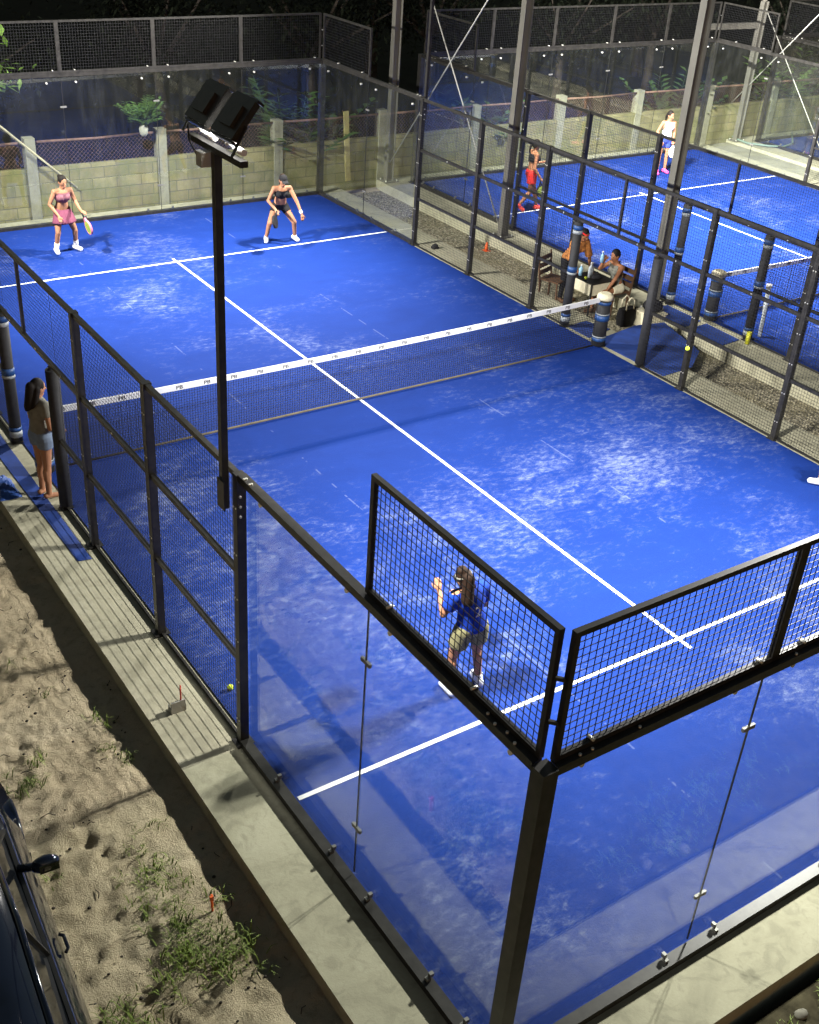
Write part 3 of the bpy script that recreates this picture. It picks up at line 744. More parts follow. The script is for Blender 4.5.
frond_plant(18.3, 11.6, -.3, 18, 2.6, .24, 'dark green shrub behind the wall right of the white topped player', 'leaf', .5, 8, cat='shrub', name='shrub', grp='shrubs behind the wall')
frond_plant(23.3, 11.7, -.3, 22, 3.0, .26, 'bright green shrub behind the third court in the top right corner', 'leaf_bright', .5, 9, cat='shrub', name='shrub', grp='shrubs behind the wall')
frond_plant(11.2, 11.8, -.3, 14, 2.4, .24, 'green shrub behind the far court wall near the second column', 'leaf', .5, 10, cat='shrub', name='shrub', grp='shrubs behind the wall')

def grass():
    q = random.Random(12); mb = MB()
    def blade(x, y, l, z=ZG - .01):
        a = q.uniform(0, 6.28); d = Vector((math.cos(a), math.sin(a), 0)); w = q.uniform(.003, .0065)
        s = Vector((-d.y, d.x, 0)) * w; p = Vector((x, y, z)); m_ = p + d * l * .35 + Vector((0, 0, l * .6)); e = p + d * l * .85 + Vector((0, 0, l * .55))
        mb.add([p - s, p + s, m_ + s * .8, m_ - s * .8, e], [(0, 1, 2, 3), (3, 2, 4)])
    for (cx, cy, sx, sy, n) in [(-6.35, -7.3, .17, .42, 900), (-6.15, -7.75, .22, .22, 700), (-6.5, -7.9, .16, .16, 260), (-7.05, -8.05, .13, .12, 260), (-7.0, -5.15, .16, .12, 200), (-6.0, -5.0, .12, .25, 150), (-6.3, -6.4, .25, .3, 90),
                                (-1.9, -11.0, .35, .2, 700), (-2.6, -10.95, .25, .12, 260), (-1.0, -11.1, .5, .25, 600), (-6.6, -3.6, .3, .5, 40)]:
        for i in range(n // 20):
            tx, ty = q.gauss(cx, sx), q.gauss(cy, sy)
            if tx > -5.85 and ty > -10.6: continue
            if -10.75 < ty < -10.6 and tx > -5: ty = -10.78
            for k in range(11): blade(tx - .04 + q.gauss(0, .045), ty - .12 + q.gauss(0, .045), q.uniform(.04, .15))
    o = mb.build('grass', 'grass_blade'); tag(o, 'sparse green grass tufts on the sand', 'grass', kind='stuff')
grass()
q = random.Random(5); mb = MB()
for i in range(260):
    x, y, r_ = q.uniform(-7.4, -5.8), q.uniform(-9.5, 0), q.uniform(.006, .02)
    if q.random() < .7: mb.sphere((x, y, ZG), (r_, r_ * .8, r_ * .7), 6, 4)
    else:
        a = q.uniform(0, 6.28); l = q.uniform(.04, .14); mb.tube([(x, y, ZG + .02), (x + math.cos(a) * l * .5, y + math.sin(a) * l * .5, ZG + .03), (x + math.cos(a + .4) * l, y + math.sin(a + .4) * l, ZG + .015)], .004, 4)
tag(mb.build('ground_litter', 'bark'), 'small pebbles and twigs scattered on the sand', 'litter', kind='stuff')
for i, (x, y, s, lb) in enumerate([(-2.12, -10.86, .07, 'pale stone in the grass at the lower right edge'), (-2.55, -10.9, .06, 'pale stone beside the kerb near the bottom of the frame')]):
    mb = MB(); mb.sphere((x, y, ZG + .03), (s, s * .8, s * .55), 9, 6)
    mb.v = [tuple(Vector(v) + noise.noise_vector(Vector(v) * 14) * .012) for v in mb.v]
    tag(mb.build('stone', 'stone_pale', org=(x, y, ZG + .03)), lb, 'stone', 'stones in the grass')

# ------------------------------------------------------------------ small things
def ball(p, label):
    mb = MB(); mb.sphere(p, .033, 16, 12); tag(mb.build('tennis_ball', 'ball_felt', org=p), label, 'ball', 'yellow green balls')
ball((-4.83, -5.25, .034), 'yellow green ball on the blue turf against the left mesh fence')
ball((3.6, -3.2, 1.46), 'yellow green ball in flight in front of the right mesh fence')
root = thing('dustpan', (-5.42, -5.28, -.012), 'small grey pan with a thin red rod on the concrete strip', 'dustpan')
mb = MB(); mb.bbox((-5.50, -5.30, -.011), (-5.35, -5.28, .13)); mb.bbox((-5.5, -5.278, -.011), (-5.35, -5.2, .006)); mb.bbox((-5.505, -5.302, -.011), (-5.499, -5.22, .07)); mb.bbox((-5.351, -5.302, -.011), (-5.345, -5.22, .07)); mb.build('pan', 'grey_plastic', root)
mb = MB(); mb.tube([(-5.39, -5.275, .06), (-5.395, -5.29, .22), (-5.40, -5.30, .33)], .009, 8); mb.build('rod', 'plastic_red', root)
mb = MB(); mb.tube([(-6.14, -7.57, ZG), (-6.14, -7.56, -.06), (-6.13, -7.54, .0)], [.01, .012, .008], 6); mb.bbox((-6.155, -7.57, -.05), (-6.125, -7.55, -.0))
tag(mb.build('marker_peg', 'plastic_orange', org=(-6.14, -7.57, ZG)), 'orange marker peg standing in the grass', 'peg')
mb = MB(); mb.tube([(6.75, 5.6, -.24), (6.75, 5.6, -.05)], [.05, .02], 8); mb.box((6.75, 5.6, -.235), (.14, .14, .01)); tag(mb.build('marker_cone', 'plastic_orange', org=(6.75, 5.6, -.24)), 'small orange cone on the gravel near the second grey column', 'cone')
mb = MB(); mb.sphere((5.35, 5.62, .04), (.08, .06, .05), 10, 6); mb.bbox((5.29, 5.56, -.011), (5.42, 5.68, .03)); tag(mb.build('rubber_block', 'rubber', org=(5.35, 5.62, 0)), 'small dark block on the concrete beside the glass corner post', 'block')
root = thing('tennis_ball_can', (7.66, -1.13, -.012), 'small yellow can at the foot of the padded door post', 'can')
mb = MB(); mb.tube([(7.66, -1.13, -.011), (7.66, -1.13, .20)], .042, 12); mb.build('body', 'plastic_yellow', root); mb = MB(); mb.tube([(7.66, -1.13, .2), (7.66, -1.13, .215)], .045, 12); mb.build('lid', 'plastic_yellow', root)
root = thing('ball_tube', (8.15, -.98, 0), 'clear white ball pickup tube standing on the far court', 'tube')
mb = MB(); mb.tube([(8.13, -1.02, .005), (8.22, -.9, .9)], .04, 12); mb.build('tube', 'bottle_clear', root); mb = MB(); mb.tube([(8.22, -.9, .9), (8.228, -.89, .97)], .055, 12); mb.build('cap', 'white_plastic', root)
mb = MB(); mb.tube([(20.7, 11.0, 0), (20.3, 10.5, .01), (20.25, 9.9, .0), (20.6, 9.4, .01), (21.0, 9.15, .012), (21.6, 9.3, .03), (22.1, 9.8, .2)], .03, 8)
for v in range(len(mb.v)): mb.v[v] = (mb.v[v][0] - .25, mb.v[v][1], mb.v[v][2] + .03)
tag(mb.build('garden_hose', 'hose', org=(20.4, 9.5, 0)), 'green garden hose lying by the short column at top right', 'hose')
root = thing('tarp', (-5.6, -.2, -.012), 'folded blue tarp on the concrete at the left edge', 'tarp')
for k, (a, b, z) in enumerate(((( -5.74, -.48), (-5.46, .08), 0), ((-5.72, -.42), (-5.5, .04), .05), ((-5.71, -.3), (-5.53, .0), .10))):
    mb = MB(); n = 8; vs = []
    for j in range(n + 1):
        for i in range(n + 1):
            vs.append((a[0] + (b[0] - a[0]) * i / n + rnd.uniform(-.008, .008), a[1] + (b[1] - a[1]) * j / n + rnd.uniform(-.008, .008), -.008 + z + .045 * (1 - max(abs(i / n - .5), abs(j / n - .5)) ** 4 * 16) + rnd.uniform(-.006, .006)))
    mb.add(vs, [(j * (n + 1) + i, j * (n + 1) + i + 1, (j + 1) * (n + 1) + i + 1, (j + 1) * (n + 1) + i) for j in range(n) for i in range(n)])
    mb.build('fold', 'tarp_blue', root)

# resting spot beside the gravel: table, chairs, bags, bottles
TB = (6.36, 1.77); zg = -.24
root = thing('folding_table', (TB[0], TB[1], zg), 'small table with cream skirt and dark top beside the seated person', 'table')
mb = MB(); mb.bbox((TB[0] - .29, TB[1] - .3, zg + .70), (TB[0] + .29, TB[1] + .3, zg + .725)); mb.build('tabletop', 'car_trim', root)
for (a, b) in (((-.27, -.28), (.27, -.265)), ((-.27, .265), (.27, .28)), ((-.27, -.263), (-.255, .263)), ((.255, -.263), (.27, .263))): MB().bbox((TB[0] + a[0], TB[1] + a[1], zg + .47), (TB[0] + b[0], TB[1] + b[1], zg + .699)).build('skirt_panel', 'cloth_cream', root)
for sx in (-1, 1):
    for sy in (-1, 1):
        mb = MB(); mb.bbox((TB[0] + sx * .28 - .014, TB[1] + sy * .29 - .014, zg), (TB[0] + sx * .28 + .014, TB[1] + sy * .29 + .014, zg + .699)); mb.build('leg', 'black_metal', root)
def bottle(x, y, z, r, h, mat, label, name='bottle', grp='bottles on the table'):
    root = thing(name, (x, y, z), label, 'bottle', grp)
    mb = MB(); mb.tube([(x, y, z), (x, y, z + h * .62), (x, y, z + h * .78), (x, y, z + h * .9)], [r, r, r * .45, r * .4], 12); mb.build('body', mat, root)
    mb = MB(); mb.tube([(x, y, z + h * .9), (x, y, z + h)], r * .5, 10); mb.build('cap', 'white_plastic', root)
zt = zg + .727
bottle(TB[0] - .06, TB[1] + .02, zt, .05, .30, 'bottle_clear', 'taller clear bottle standing in the middle of the small table')
bottle(TB[0] + .06, TB[1] + .12, zt, .04, .24, 'bottle_clear', 'shorter clear bottle behind the tall one on the small table')
bottle(TB[0] - .17, TB[1] + .18, zt, .04, .22, 'bottle_blue', 'blue bottle at the back left corner of the small table')
root = thing('black_pouch', (TB[0] + .05, TB[1] - .15, zt), 'black pouch lying on the small table in front of bottles', 'pouch')
mb = MB(); mb.sphere((TB[0] - .02, TB[1] - .12, zt + .05), (.13, .09, .05), 14, 8); mb.build('body', 'cloth_black', root); mb = MB(); mb.tube([(TB[0] - .1, TB[1] - .12, zt + .09), (TB[0] - .02, TB[1] - .12, zt + .15), (TB[0] + .06, TB[1] - .12, zt + .09)], .009, 6); mb.build('handle', 'cloth_black', root)
mb = MB(); mb.sphere((TB[0] - .23, TB[1] - .05, zt + .033), .033, 12, 8); tag(mb.build('tennis_ball', 'ball_felt', org=(TB[0] - .23, TB[1] - .05, zt + .033)), 'pale yellow ball on the left corner of the small table', 'ball', 'yellow green balls')
def chair(x, y, rz, mat, label):
    root = thing('garden_chair', (0, 0, 0), label, 'chair', 'chairs at the small table')
    P = Matrix.Translation((x, y, zg)) @ Matrix.Rotation(rz, 4, 'Z')
    def pt(a, b, c): return P @ Vector((a, b, c))
    root.location = (x, y, zg); rot = P.to_3x3()
    mb = MB(); mb.box(pt(0, 0, .44), (.44, .42, .03), rot); mb.build('seat', mat, root)
    for k in range(3): MB().box(pt(0, -.22 - .02 * k, .56 + .13 * k), (.44, .018, .09), rot).build('back_slat', mat, root)
    for sx in (-1, 1):
        for (y0, y1, h) in ((.18, .2, .425), (-.2, -.2, .425)):
            mb = MB(); mb.bar(pt(sx * .2, y1, 0), pt(sx * .2, y0, h), .028); mb.build('leg', 'cloth_brown', root)
        mb = MB(); mb.bar(pt(sx * .235, -.19, .3), pt(sx * .235, -.28, .92), .026); mb.build('back_post', 'cloth_brown', root)
    return root
chair(6.85, 1.64, R(90), 'cloth_brown', 'brown wooden chair under the seated person')
chair(6.15, 2.62, R(180 + 20), 'cloth_brown', 'brown chair on the gravel left of the leaning woman')
root = thing('tote_bag', (6.62, .98, zg), 'black tote bag with pale handles on the gravel behind the net post', 'bag')
mb = MB(); vs = []
for (z, a, b) in ((0, .17, .11), (.15, .2, .13), (.34, .19, .08)):
    for k in range(16):
        t = 2 * math.pi * k / 16; c, s_ = math.cos(t), math.sin(t); vs.append((6.62 + a * abs(c) ** .6 * (1 if c > 0 else -1), .98 + b * abs(s_) ** .6 * (1 if s_ > 0 else -1), zg + z))
mb.add(vs, [(i * 16 + k, i * 16 + (k + 1) % 16, (i + 1) * 16 + (k + 1) % 16, (i + 1) * 16 + k) for i in range(2) for k in range(16)] + [tuple(range(16))[::-1], tuple(range(32, 48))]); mb.build('body', 'cloth_black', root)
for sy in (-.07, .07):
    mb = MB(); mb.tube([(6.52, .98 + sy, zg + .32), (6.53, .98 + sy, zg + .5), (6.62, .98 + sy, zg + .57), (6.71, .98 + sy, zg + .5), (6.72, .98 + sy, zg + .32)], .014, 6); mb.build('handle', 'cloth_cream', root)
root = thing('crate', (7.0, .72, zg), 'cream box on the gravel with a black backpack lying on it', 'box')
mb = MB(); mb.bbox((6.80, .50, zg), (7.2, .92, zg + .28)); mb.build('body', 'cloth_cream', root); mb = MB(); mb.bbox((6.78, .48, zg + .282), (7.22, .94, zg + .31)); mb.build('lid', 'cloth_cream', root)
root = thing('backpack', (6.98, .66, zg + .31), 'black backpack lying on the cream box behind the net post', 'backpack')
mb = MB(); mb.sphere((6.98, .68, zg + .43), (.2, .19, .12), 16, 10); mb.build('body', 'cloth_black', root); mb = MB(); mb.tube([(6.86, .56, zg + .48), (6.92, .5, zg + .58), (7.03, .5, zg + .58), (7.08, .56, zg + .48)], .014, 6); mb.build('strap', 'cloth_black', root)

# ------------------------------------------------------------------ people
def remesh(mb, name, mats, parent, voxel, cuts=(), smooth=3, org=None):
    org = world_loc(parent) if org is None else org
    me = mb.mesh(name, mats, org); o = bpy.data.objects.new(name, me); COL.objects.link(o)
    bm = bmesh.new(); bm.from_mesh(me); bmesh.ops.recalc_face_normals(bm, faces=bm.faces); bm.to_mesh(me); bm.free()
    m1 = o.modifiers.new('r', 'REMESH'); m1.mode = 'VOXEL'; m1.voxel_size = voxel; m1.use_smooth_shade = True
    if smooth:
        m2 = o.modifiers.new('s', 'SMOOTH'); m2.factor = .5; m2.iterations = smooth
    bpy.context.view_layer.update()
    nm = bpy.data.meshes.new_from_object(o.evaluated_get(bpy.context.evaluated_depsgraph_get()))
    o.modifiers.clear(); o.data = nm; nm.name = name
    if cuts:
        bm = bmesh.new(); bm.from_mesh(nm)
        for (co, no) in cuts:
            bmesh.ops.bisect_plane(bm, geom=bm.verts[:] + bm.edges[:] + bm.faces[:], plane_co=Vector(co) - Vector(org), plane_no=no, clear_outer=True)
        bm.to_mesh(nm); bm.free()
    nm.materials.clear()
    for m in (mats if isinstance(mats, (list, tuple)) else [mats]): nm.materials.append(M[m])
    for p in nm.polygons: p.use_smooth = True
    o.parent = parent
    return o

def person(loc, face, J, label, wear, skin='skin', hair='hair_dark', hairstyle='ponytail', name='person', scale=1.0, grp=None):
    """J: joints in a local frame (x right, y forward, z up, metres); face: world direction the figure faces"""
    root = thing(name, loc, label, 'person', grp)
    th = math.atan2(-face[0], face[1]); T = Matrix.Translation(loc) @ Matrix.Rotation(th, 4, 'Z') @ Matrix.Scale(scale, 4)
    W = {k: T @ Vector(v) for k, v in J.items() if k != 'curl'}
    def D(v): return (T.to_3x3() @ Vector(v))
    s = scale
    up_ = (W['neck'] - W['pelvis']).normalized(); rgt = (W['shR'] - W['shL']).normalized(); fwd = up_.cross(rgt).normalized()
    if fwd.dot(D((0, 1, 0))) < 0 and abs(up_.z) > .5: fwd = -fwd
    hrot = lambda r, f, u: Matrix((r, f, u)).transposed()
    TR = hrot(rgt, fwd, up_)
    hip_r = (W['hiR'] - W['hiL']).normalized()
    chest = W['pelvis'].lerp(W['neck'], .72); waist = W['pelvis'].lerp(W['neck'], .36)
    def torso(b, g):
        b.sphere(W['pelvis'], ((.155 + g) * s, (.105 + g) * s, (.115 + g) * s), 16, 10, TR)
        b.cone(W['pelvis'] + up_ * .05 * s, (.10 + g) * s, waist, (.098 + g) * s); b.cone(W['pelvis'] + up_ * .05 * s + rgt * .04 * s, (.095 + g) * s, waist + rgt * .035 * s, (.085 + g) * s); b.cone(W['pelvis'] + up_ * .05 * s - rgt * .04 * s, (.095 + g) * s, waist - rgt * .035 * s, (.085 + g) * s)
        b.cone(waist, (.10 + g) * s, chest, (.105 + g) * s)
        b.sphere(chest, ((.15 + g) * s, (.105 + g) * s, (.16 + g) * s), 16, 10, TR)
        for k in (-1, 1): b.sphere(chest + rgt * .065 * k * s + fwd * .07 * s - up_ * .01 * s, ((.062 + g) * s,) * 3, 12, 8)
    def shoulders(b, g):
        b.cone(W['shL'], (.052 + g) * s, W['shR'], (.052 + g) * s)
        for a in 'LR': b.cone(chest + up_ * .03 * s, (.09 + g) * s, W['sh' + a], (.05 + g) * s)
    hd = W['head']; hu = (W['head'] - W['neck']).normalized()
    look = D(J['look']).normalized() if 'look' in J else D((0, 1, 0))
    hr = look.cross(hu).normalized(); hf = hu.cross(hr).normalized(); HR = hrot(hr, hf, hu)
    b = MB(); torso(b, 0); shoulders(b, 0)
    b.cone(W['neck'] - up_ * .04 * s, .055 * s, hd - hu * .06 * s, .048 * s)
    b.sphere(hd, (.073 * s, .092 * s, .11 * s), 16, 12, HR)                                       # skull
    b.cone(hd - hu * .05 * s + hf * .02 * s, .06 * s, hd - hu * .088 * s + hf * .045 * s, .036 * s)  # jaw and chin
    b.cone(hd + hf * .085 * s + hu * .005 * s, .012 * s, hd + hf * .105 * s - hu * .03 * s, .016 * s)  # nose
    for k in (-1, 1): b.sphere(hd + hr * .074 * k * s - hu * .01 * s - hf * .005 * s, (.012 * s, .022 * s, .032 * s), 8, 6, HR)
    for a in 'LR':
        b.cone(W['hi' + a], .088 * s, W['kn' + a], .054 * s)
        kn, an = W['kn' + a], W['an' + a]; back = (an - kn).normalized().cross(hip_r); back = -back if back.dot(D((0, 1, 0))) > 0 else back
        b.cone(kn, .053 * s, an, .036 * s); b.cone(kn.lerp(an, .18) + back * .018 * s, .046 * s, kn.lerp(an, .5) + back * .012 * s, .042 * s)
        td = D(J['toe' + a]).normalized()
        b.cone(an - td * .04 * s - Vector((0, 0, .035 * s)), .038 * s, an + td * .13 * s - Vector((0, 0, .052 * s)), .03 * s)
        sh, el, wr = W['sh' + a], W['el' + a], W['wr' + a]
        b.cone(sh, .048 * s, el, .037 * s); b.cone(el, .037 * s, wr, .025 * s)
        hdv = D(J['hd' + a]).normalized() if 'hd' + a in J else (wr - el).normalized()
        sd = hdv.cross(D((0, 0, 1)))
        sd = sd.normalized() if sd.length > .2 else D((1, 0, 0)).normalized()
        pc = wr + hdv * .045 * s; pn = sd.cross(hdv)
        b.cone(wr, .024 * s, wr + hdv * .05 * s, .03 * s)
        curl = J.get('curl', .5)
        for i, (o_, l) in enumerate(((-.028, .062), (-.009, .072), (.010, .068), (.028, .052))):
            base = wr + (hdv * .075 + sd * o_) * s
            m_ = base + (hdv * l * .55 + pn * l * .15 * curl) * s; e_ = m_ + (hdv * l * .45 * (1 - curl * .6) - pn * l * .5 * curl) * s
            b.cone(base - hdv * .03 * s, .0125 * s, m_, .0115 * s, 8, 3); b.cone(m_, .0115 * s, e_, .010 * s, 8, 3)
        tb = wr + (hdv * .03 + sd * -.03) * s; b.cone(tb, .013 * s, tb + (hdv * .03 - sd * .03) * s, .012 * s, 8, 3); b.cone(tb + (hdv * .03 - sd * .03) * s, .012 * s, tb + (hdv * .058 - sd * .036) * s, .010 * s, 8, 3)
    body = remesh(b, 'body', skin, root, .009, smooth=2)
    # face
    for k in (-1, 1): MB().sphere(hd + hf * .083 * s + hr * .030 * k * s + hu * .012 * s, (.014 * s, .009 * s, .008 * s), 8, 6, HR).build('eye', 'eye_dark', root)
    e = MB(); e.sphere(hd + hf * .083 * s - hu * .062 * s, (.022 * s, .010 * s, .008 * s), 8, 6, HR); e.build('mouth', 'lip', root)
    # hair
    h = MB()
    h.sphere(hd + hu * .018 * s - hf * .018 * s, (.083 * s, .096 * s, .112 * s), 16, 12, HR)
    ccut = []
    hb = hd - hf * .10 * s
    if hairstyle == 'ponytail':
        h.sphere(hb + hu * .04 * s, .03 * s, 10, 8); h.cone(hb + hu * .035 * s, .032 * s, hb - hf * .04 * s - hu * .08 * s, .03 * s); h.cone(hb - hf * .04 * s - hu * .08 * s, .03 * s, hb - hf * .03 * s - hu * .22 * s, .012 * s)
    elif hairstyle == 'long':
        h.cone(hb + hu * .02 * s, .065 * s, chest - fwd * .11 * s + up_ * .06 * s, .075 * s); h.cone(chest - fwd * .11 * s + up_ * .06 * s, .075 * s, waist - fwd * .10 * s + up_ * .02 * s, .045 * s)
        for k in (-1, 1): h.cone(hd + hr * .06 * k * s - hf * .05 * s, .04 * s, chest + rgt * .07 * k * s - fwd * .09 * s + up_ * .06 * s, .045 * s)
    elif hairstyle == 'long_side':
        h.cone(hb + hu * .02 * s, .06 * s, W['shL'].lerp(chest, .45) - fwd * .09 * s + up_ * .02 * s, .07 * s); h.cone(W['shL'].lerp(chest, .45) - fwd * .09 * s + up_ * .02 * s, .068 * s, chest - rgt * .06 * s - fwd * .12 * s - up_ * .07 * s, .035 * s)
        h.sphere(hd + hu * .1 * s - hf * .03 * s, (.06 * s, .06 * s, .05 * s), 12, 8)
    elif hairstyle == 'bun': h.sphere(hb + hu * .05 * s - hf * .01 * s, .042 * s, 10, 8)
    # keep the face free: cut away in front of an inclined plane
    hh = remesh(h, 'hair', hair, root, .009, cuts=[(hd + hf * .058 * s + hu * .0 * s, (hf - hu * .75).normalized())], smooth=2)
    # clothes
    for w in wear:
        kind, mat, opt = (w + ({},))[:3]
        g = opt.get('g', .012); c = MB(); cuts = []; nm = kind
        if kind == 'shirt':
            torso(c, g); shoulders(c, g)
            f = opt.get('sleeve', .5)
            if f > 0:
                for a in 'LR': c.cone(W['sh' + a], (.052 + g) * s, W['sh' + a].lerp(W['el' + a], f), (.052 + g) * s, flat1=True)
            cuts = [(W['pelvis'] - up_ * opt.get('hem', .05) * s, -up_), (W['neck'] + up_ * .035 * s, up_)]
        elif kind == 'tank_top':
            torso(c, g); shoulders(c, g * .8)
            cuts = [(W['pelvis'] - up_ * opt.get('hem', .03) * s, -up_), (W['neck'] - up_ * .01 * s, up_), (W['shR'] - rgt * .035 * s, rgt), (W['shL'] + rgt * .035 * s, -rgt)]
        elif kind == 'crop_top':
            torso(c, g)
            for k in (-1, 1): c.cone(chest + rgt * .08 * k * s + up_ * .1 * s, (.03 + g) * s, W['neck'].lerp(W['shR' if k > 0 else 'shL'], .5), .05 * s)
            cuts = [(chest - up_ * .10 * s, -up_), (W['neck'] - up_ * .045 * s, up_)]
        elif kind in ('shorts', 'leggings'):
            c.sphere(W['pelvis'], ((.158 + g) * s, (.11 + g) * s, (.12 + g) * s), 16, 10, TR)
            f = opt.get('len', .45)
            for a in 'LR':
                e_ = W['hi' + a].lerp(W['kn' + a], min(f, 1)); c.cone(W['hi' + a], (.094 + g) * s, e_, (.09 - .03 * f + g + opt.get('flare', 0)) * s, flat1=(f < 1))
                if f >= 1: c.cone(W['kn' + a], (.056 + g) * s, W['an' + a], (.04 + g) * s, flat1=True)
            cuts = [(W['pelvis'] + up_ * opt.get('waist', .09) * s, up_)]
        elif kind == 'skirt':
            m_ = (W['knL'] + W['knR']) / 2; dn = (W['pelvis'] - m_).normalized(); l = opt.get('len', .30)
            p0 = W['pelvis'] + up_ * .07 * s
            for k in (-1, 0, 1): c.cone(p0 + hip_r * .035 * k * s, (.105 + g) * s, W['pelvis'] - dn * l * s + hip_r * .085 * k * s, (.15 + g) * s, flat1=True)
            cuts = [(W['pelvis'] + up_ * .09 * s, up_)]
        elif kind == 'shoes':
            for a in 'LR':
                c = MB(); an = W['an' + a]; td = D(J['toe' + a]).normalized(); dz = Vector((0, 0, 1))
                c.cone(an - td * .045 * s - dz * .032 * s, .05 * s, an + td * .14 * s - dz * .048 * s, .042 * s)
                c.cone(an, .048 * s, an - dz * .03 * s, .05 * s)
                remesh(c, 'shoe', mat, root, .009, smooth=2)
                if opt.get('sock'):
                    c = MB(); c.cone(an.lerp(W['kn' + a], .05), .046 * s, an.lerp(W['kn' + a], opt['sock']), .05 * s, flat1=True); c.build('sock', opt.get('sockmat', 'cloth_white_sock'), root)
            continue
        elif kind == 'cap':
            c = MB(); c.sphere(hd + hu * .035 * s, (.086 * s, .102 * s, .095 * s), 16, 10, HR)
            c.box(hd + hf * .13 * s + hu * .042 * s, (.13 * s, .10 * s, .012 * s), HR)
            remesh(c, 'cap', mat, root, .008, cuts=[(hd + hu * .033 * s, -hu)], smooth=1); continue
        elif kind == 'headband':
            c = MB(); c.sphere(hd + hu * .045 * s - hf * .012 * s, (.087 * s, .10 * s, .03 * s), 16, 8, HR); c.build('headband', mat, root); continue
        elif kind == 'wristband':
            c = MB(); a = opt.get('side', 'L'); p, q = W['wr' + a], W['el' + a]; c.cone(p.lerp(q, .05), .031 * s, p.lerp(q, .3), .034 * s, flat0=True, flat1=True); c.build('wristband', mat, root); continue
        o = remesh(c, nm, mat, root, .01, cuts=cuts, smooth=3)
        if opt.get('print'):
            pr = Matrix.Translation(chest - fwd * (.105 + g + .02) * s - up_ * .03 * s) @ hrot(rgt, up_, -fwd).to_4x4()
            q = MB()
            for tx, sz, dy in (('2', .17, -.04),):
                vs, fs = text_mesh(tx, sz, pr @ Matrix.Translation((0, dy, 0))); q.add(vs, fs)
            q.build('shirt_number', 'cloth_cream', o, org=world_loc(root))
    return root, W

def racket(p, d, n, label, m1, m2, s=1.0):
    """padel racket: p grip end, d along the handle, n face normal"""
    d = Vector(d).normalized(); n = Vector(n); n = (n - d * n.dot(d)).normalized(); x = d.cross(n); p = Vector(p)
    root = thing('padel_racket', p, label, 'racket', 'rackets in the players hands')
    mb = MB(); mb.tube([p, p + d * .13 * s], .017 * s, 10); mb.build('grip', 'racket_black', root)
    c = p + d * .31 * s; prof = [(math.cos(t) * .125, math.sin(t) * .14) for t in [2 * math.pi * k / 28 for k in range(28)]]
    def ring(f, h): return [c + x * a * f * s + d * b * f * s + n * h * s for a, b in prof]
    mb = MB(); vs = ring(1, .019) + ring(.9, .019) + ring(.9, -.019) + ring(1, -.019); k = 28; fs = []
    for r_ in range(4):
        for i in range(k): fs.append((r_ * k + i, r_ * k + (i + 1) % k, ((r_ + 1) % 4) * k + (i + 1) % k, ((r_ + 1) % 4) * k + i))
    mb.add(vs, fs)
    mb.bar(p + d * .12 * s + x * .012 * s, c - d * .12 * s + x * .05 * s, .02 * s, .03 * s, up=n); mb.bar(p + d * .12 * s - x * .012 * s, c - d * .12 * s - x * .05 * s, .02 * s, .03 * s, up=n)
    mb.build('frame', m2, root)
    mb = MB(); vs = ring(.9, .017) + ring(.9, -.017); mb.add(vs, [tuple(range(28)), tuple(range(55, 27, -1))]); mb.cur = 1
    for a in (-.06, -.03, 0, .03, .06):
        for b_ in (-.06, -.02, .02, .06): mb.disc(c + x * a * s + d * b_ * s, n, .006 * s, .036 * s, 6)
    mb.build('face', [m1, 'racket_black'], root)
    return root

def base(crouch=0, lean=0, stance=.12, twist=0):
    """neutral standing joints for a 1.66 m figure, optionally crouched and leaning forward"""
    hz = .88 - crouch; ky = crouch * .9
    J = {'pelvis': (0, -crouch * .55, hz + .04), 'hiL': (-.09, -crouch * .55, hz), 'hiR': (.09, -crouch * .55, hz)}
    ty = -crouch * .55
    def sp(h): return (ty + math.sin(lean) * h, hz + .04 + math.cos(lean) * h)
    y, z = sp(.47); J['neck'] = (0, y, z)
    y1, z1 = sp(.43)
    J['shL'] = (-.165, y1, z1); J['shR'] = (.165, y1, z1)
    J['head'] = (0, y + math.sin(lean * .6) * .17 + .02, z + math.cos(lean * .6) * .155)
    J['knL'] = (-stance * .85, ky * .6, .46 - crouch * .25); J['knR'] = (stance * .85, ky * .6, .46 - crouch * .25)
    J['anL'] = (-stance, -.02, .085); J['anR'] = (stance, -.02, .085); J['toeL'] = (-.25, 1, 0); J['toeR'] = (.25, 1, 0)
    for a, k in (('L', -1), ('R', 1)):
        J['el' + a] = (k * .22, y1 - .03, z1 - .27); J['wr' + a] = (k * .23, y1 + .06, z1 - .50)
    return J

# 1 far left player, pink outfit
J = base(.12, .22, .21); J['elR'] = (.27, .0, .98); J['wrR'] = (.20, .20, .80); J['hdR'] = (-.1, .5, -1); J['elL'] = (-.24, .04, 1.0); J['wrL'] = (-.24, .26, .86); J['hdL'] = (-.3, .8, -.3)
J['look'] = (-.1, 1, -.05)
_, W = person((-1.73, 8.36, .005), (.12, -1), J, 'woman in pink crop top and skirt crouching ready with a lime racket', [('crop_top', 'cloth_pink'), ('skirt', 'cloth_mauve', {'len': .24}), ('shoes', 'cloth_white', {'sock': .35})], 'skin', 'hair_dark', 'bun', grp='players on the near court')
racket(W['wrL'] + Vector((.0, -.05, -.03)), (.12, -.4, -.55), (1, .1, .15), 'lime and pink racket in the hand of the woman in pink', 'racket_lime', 'racket_pink')
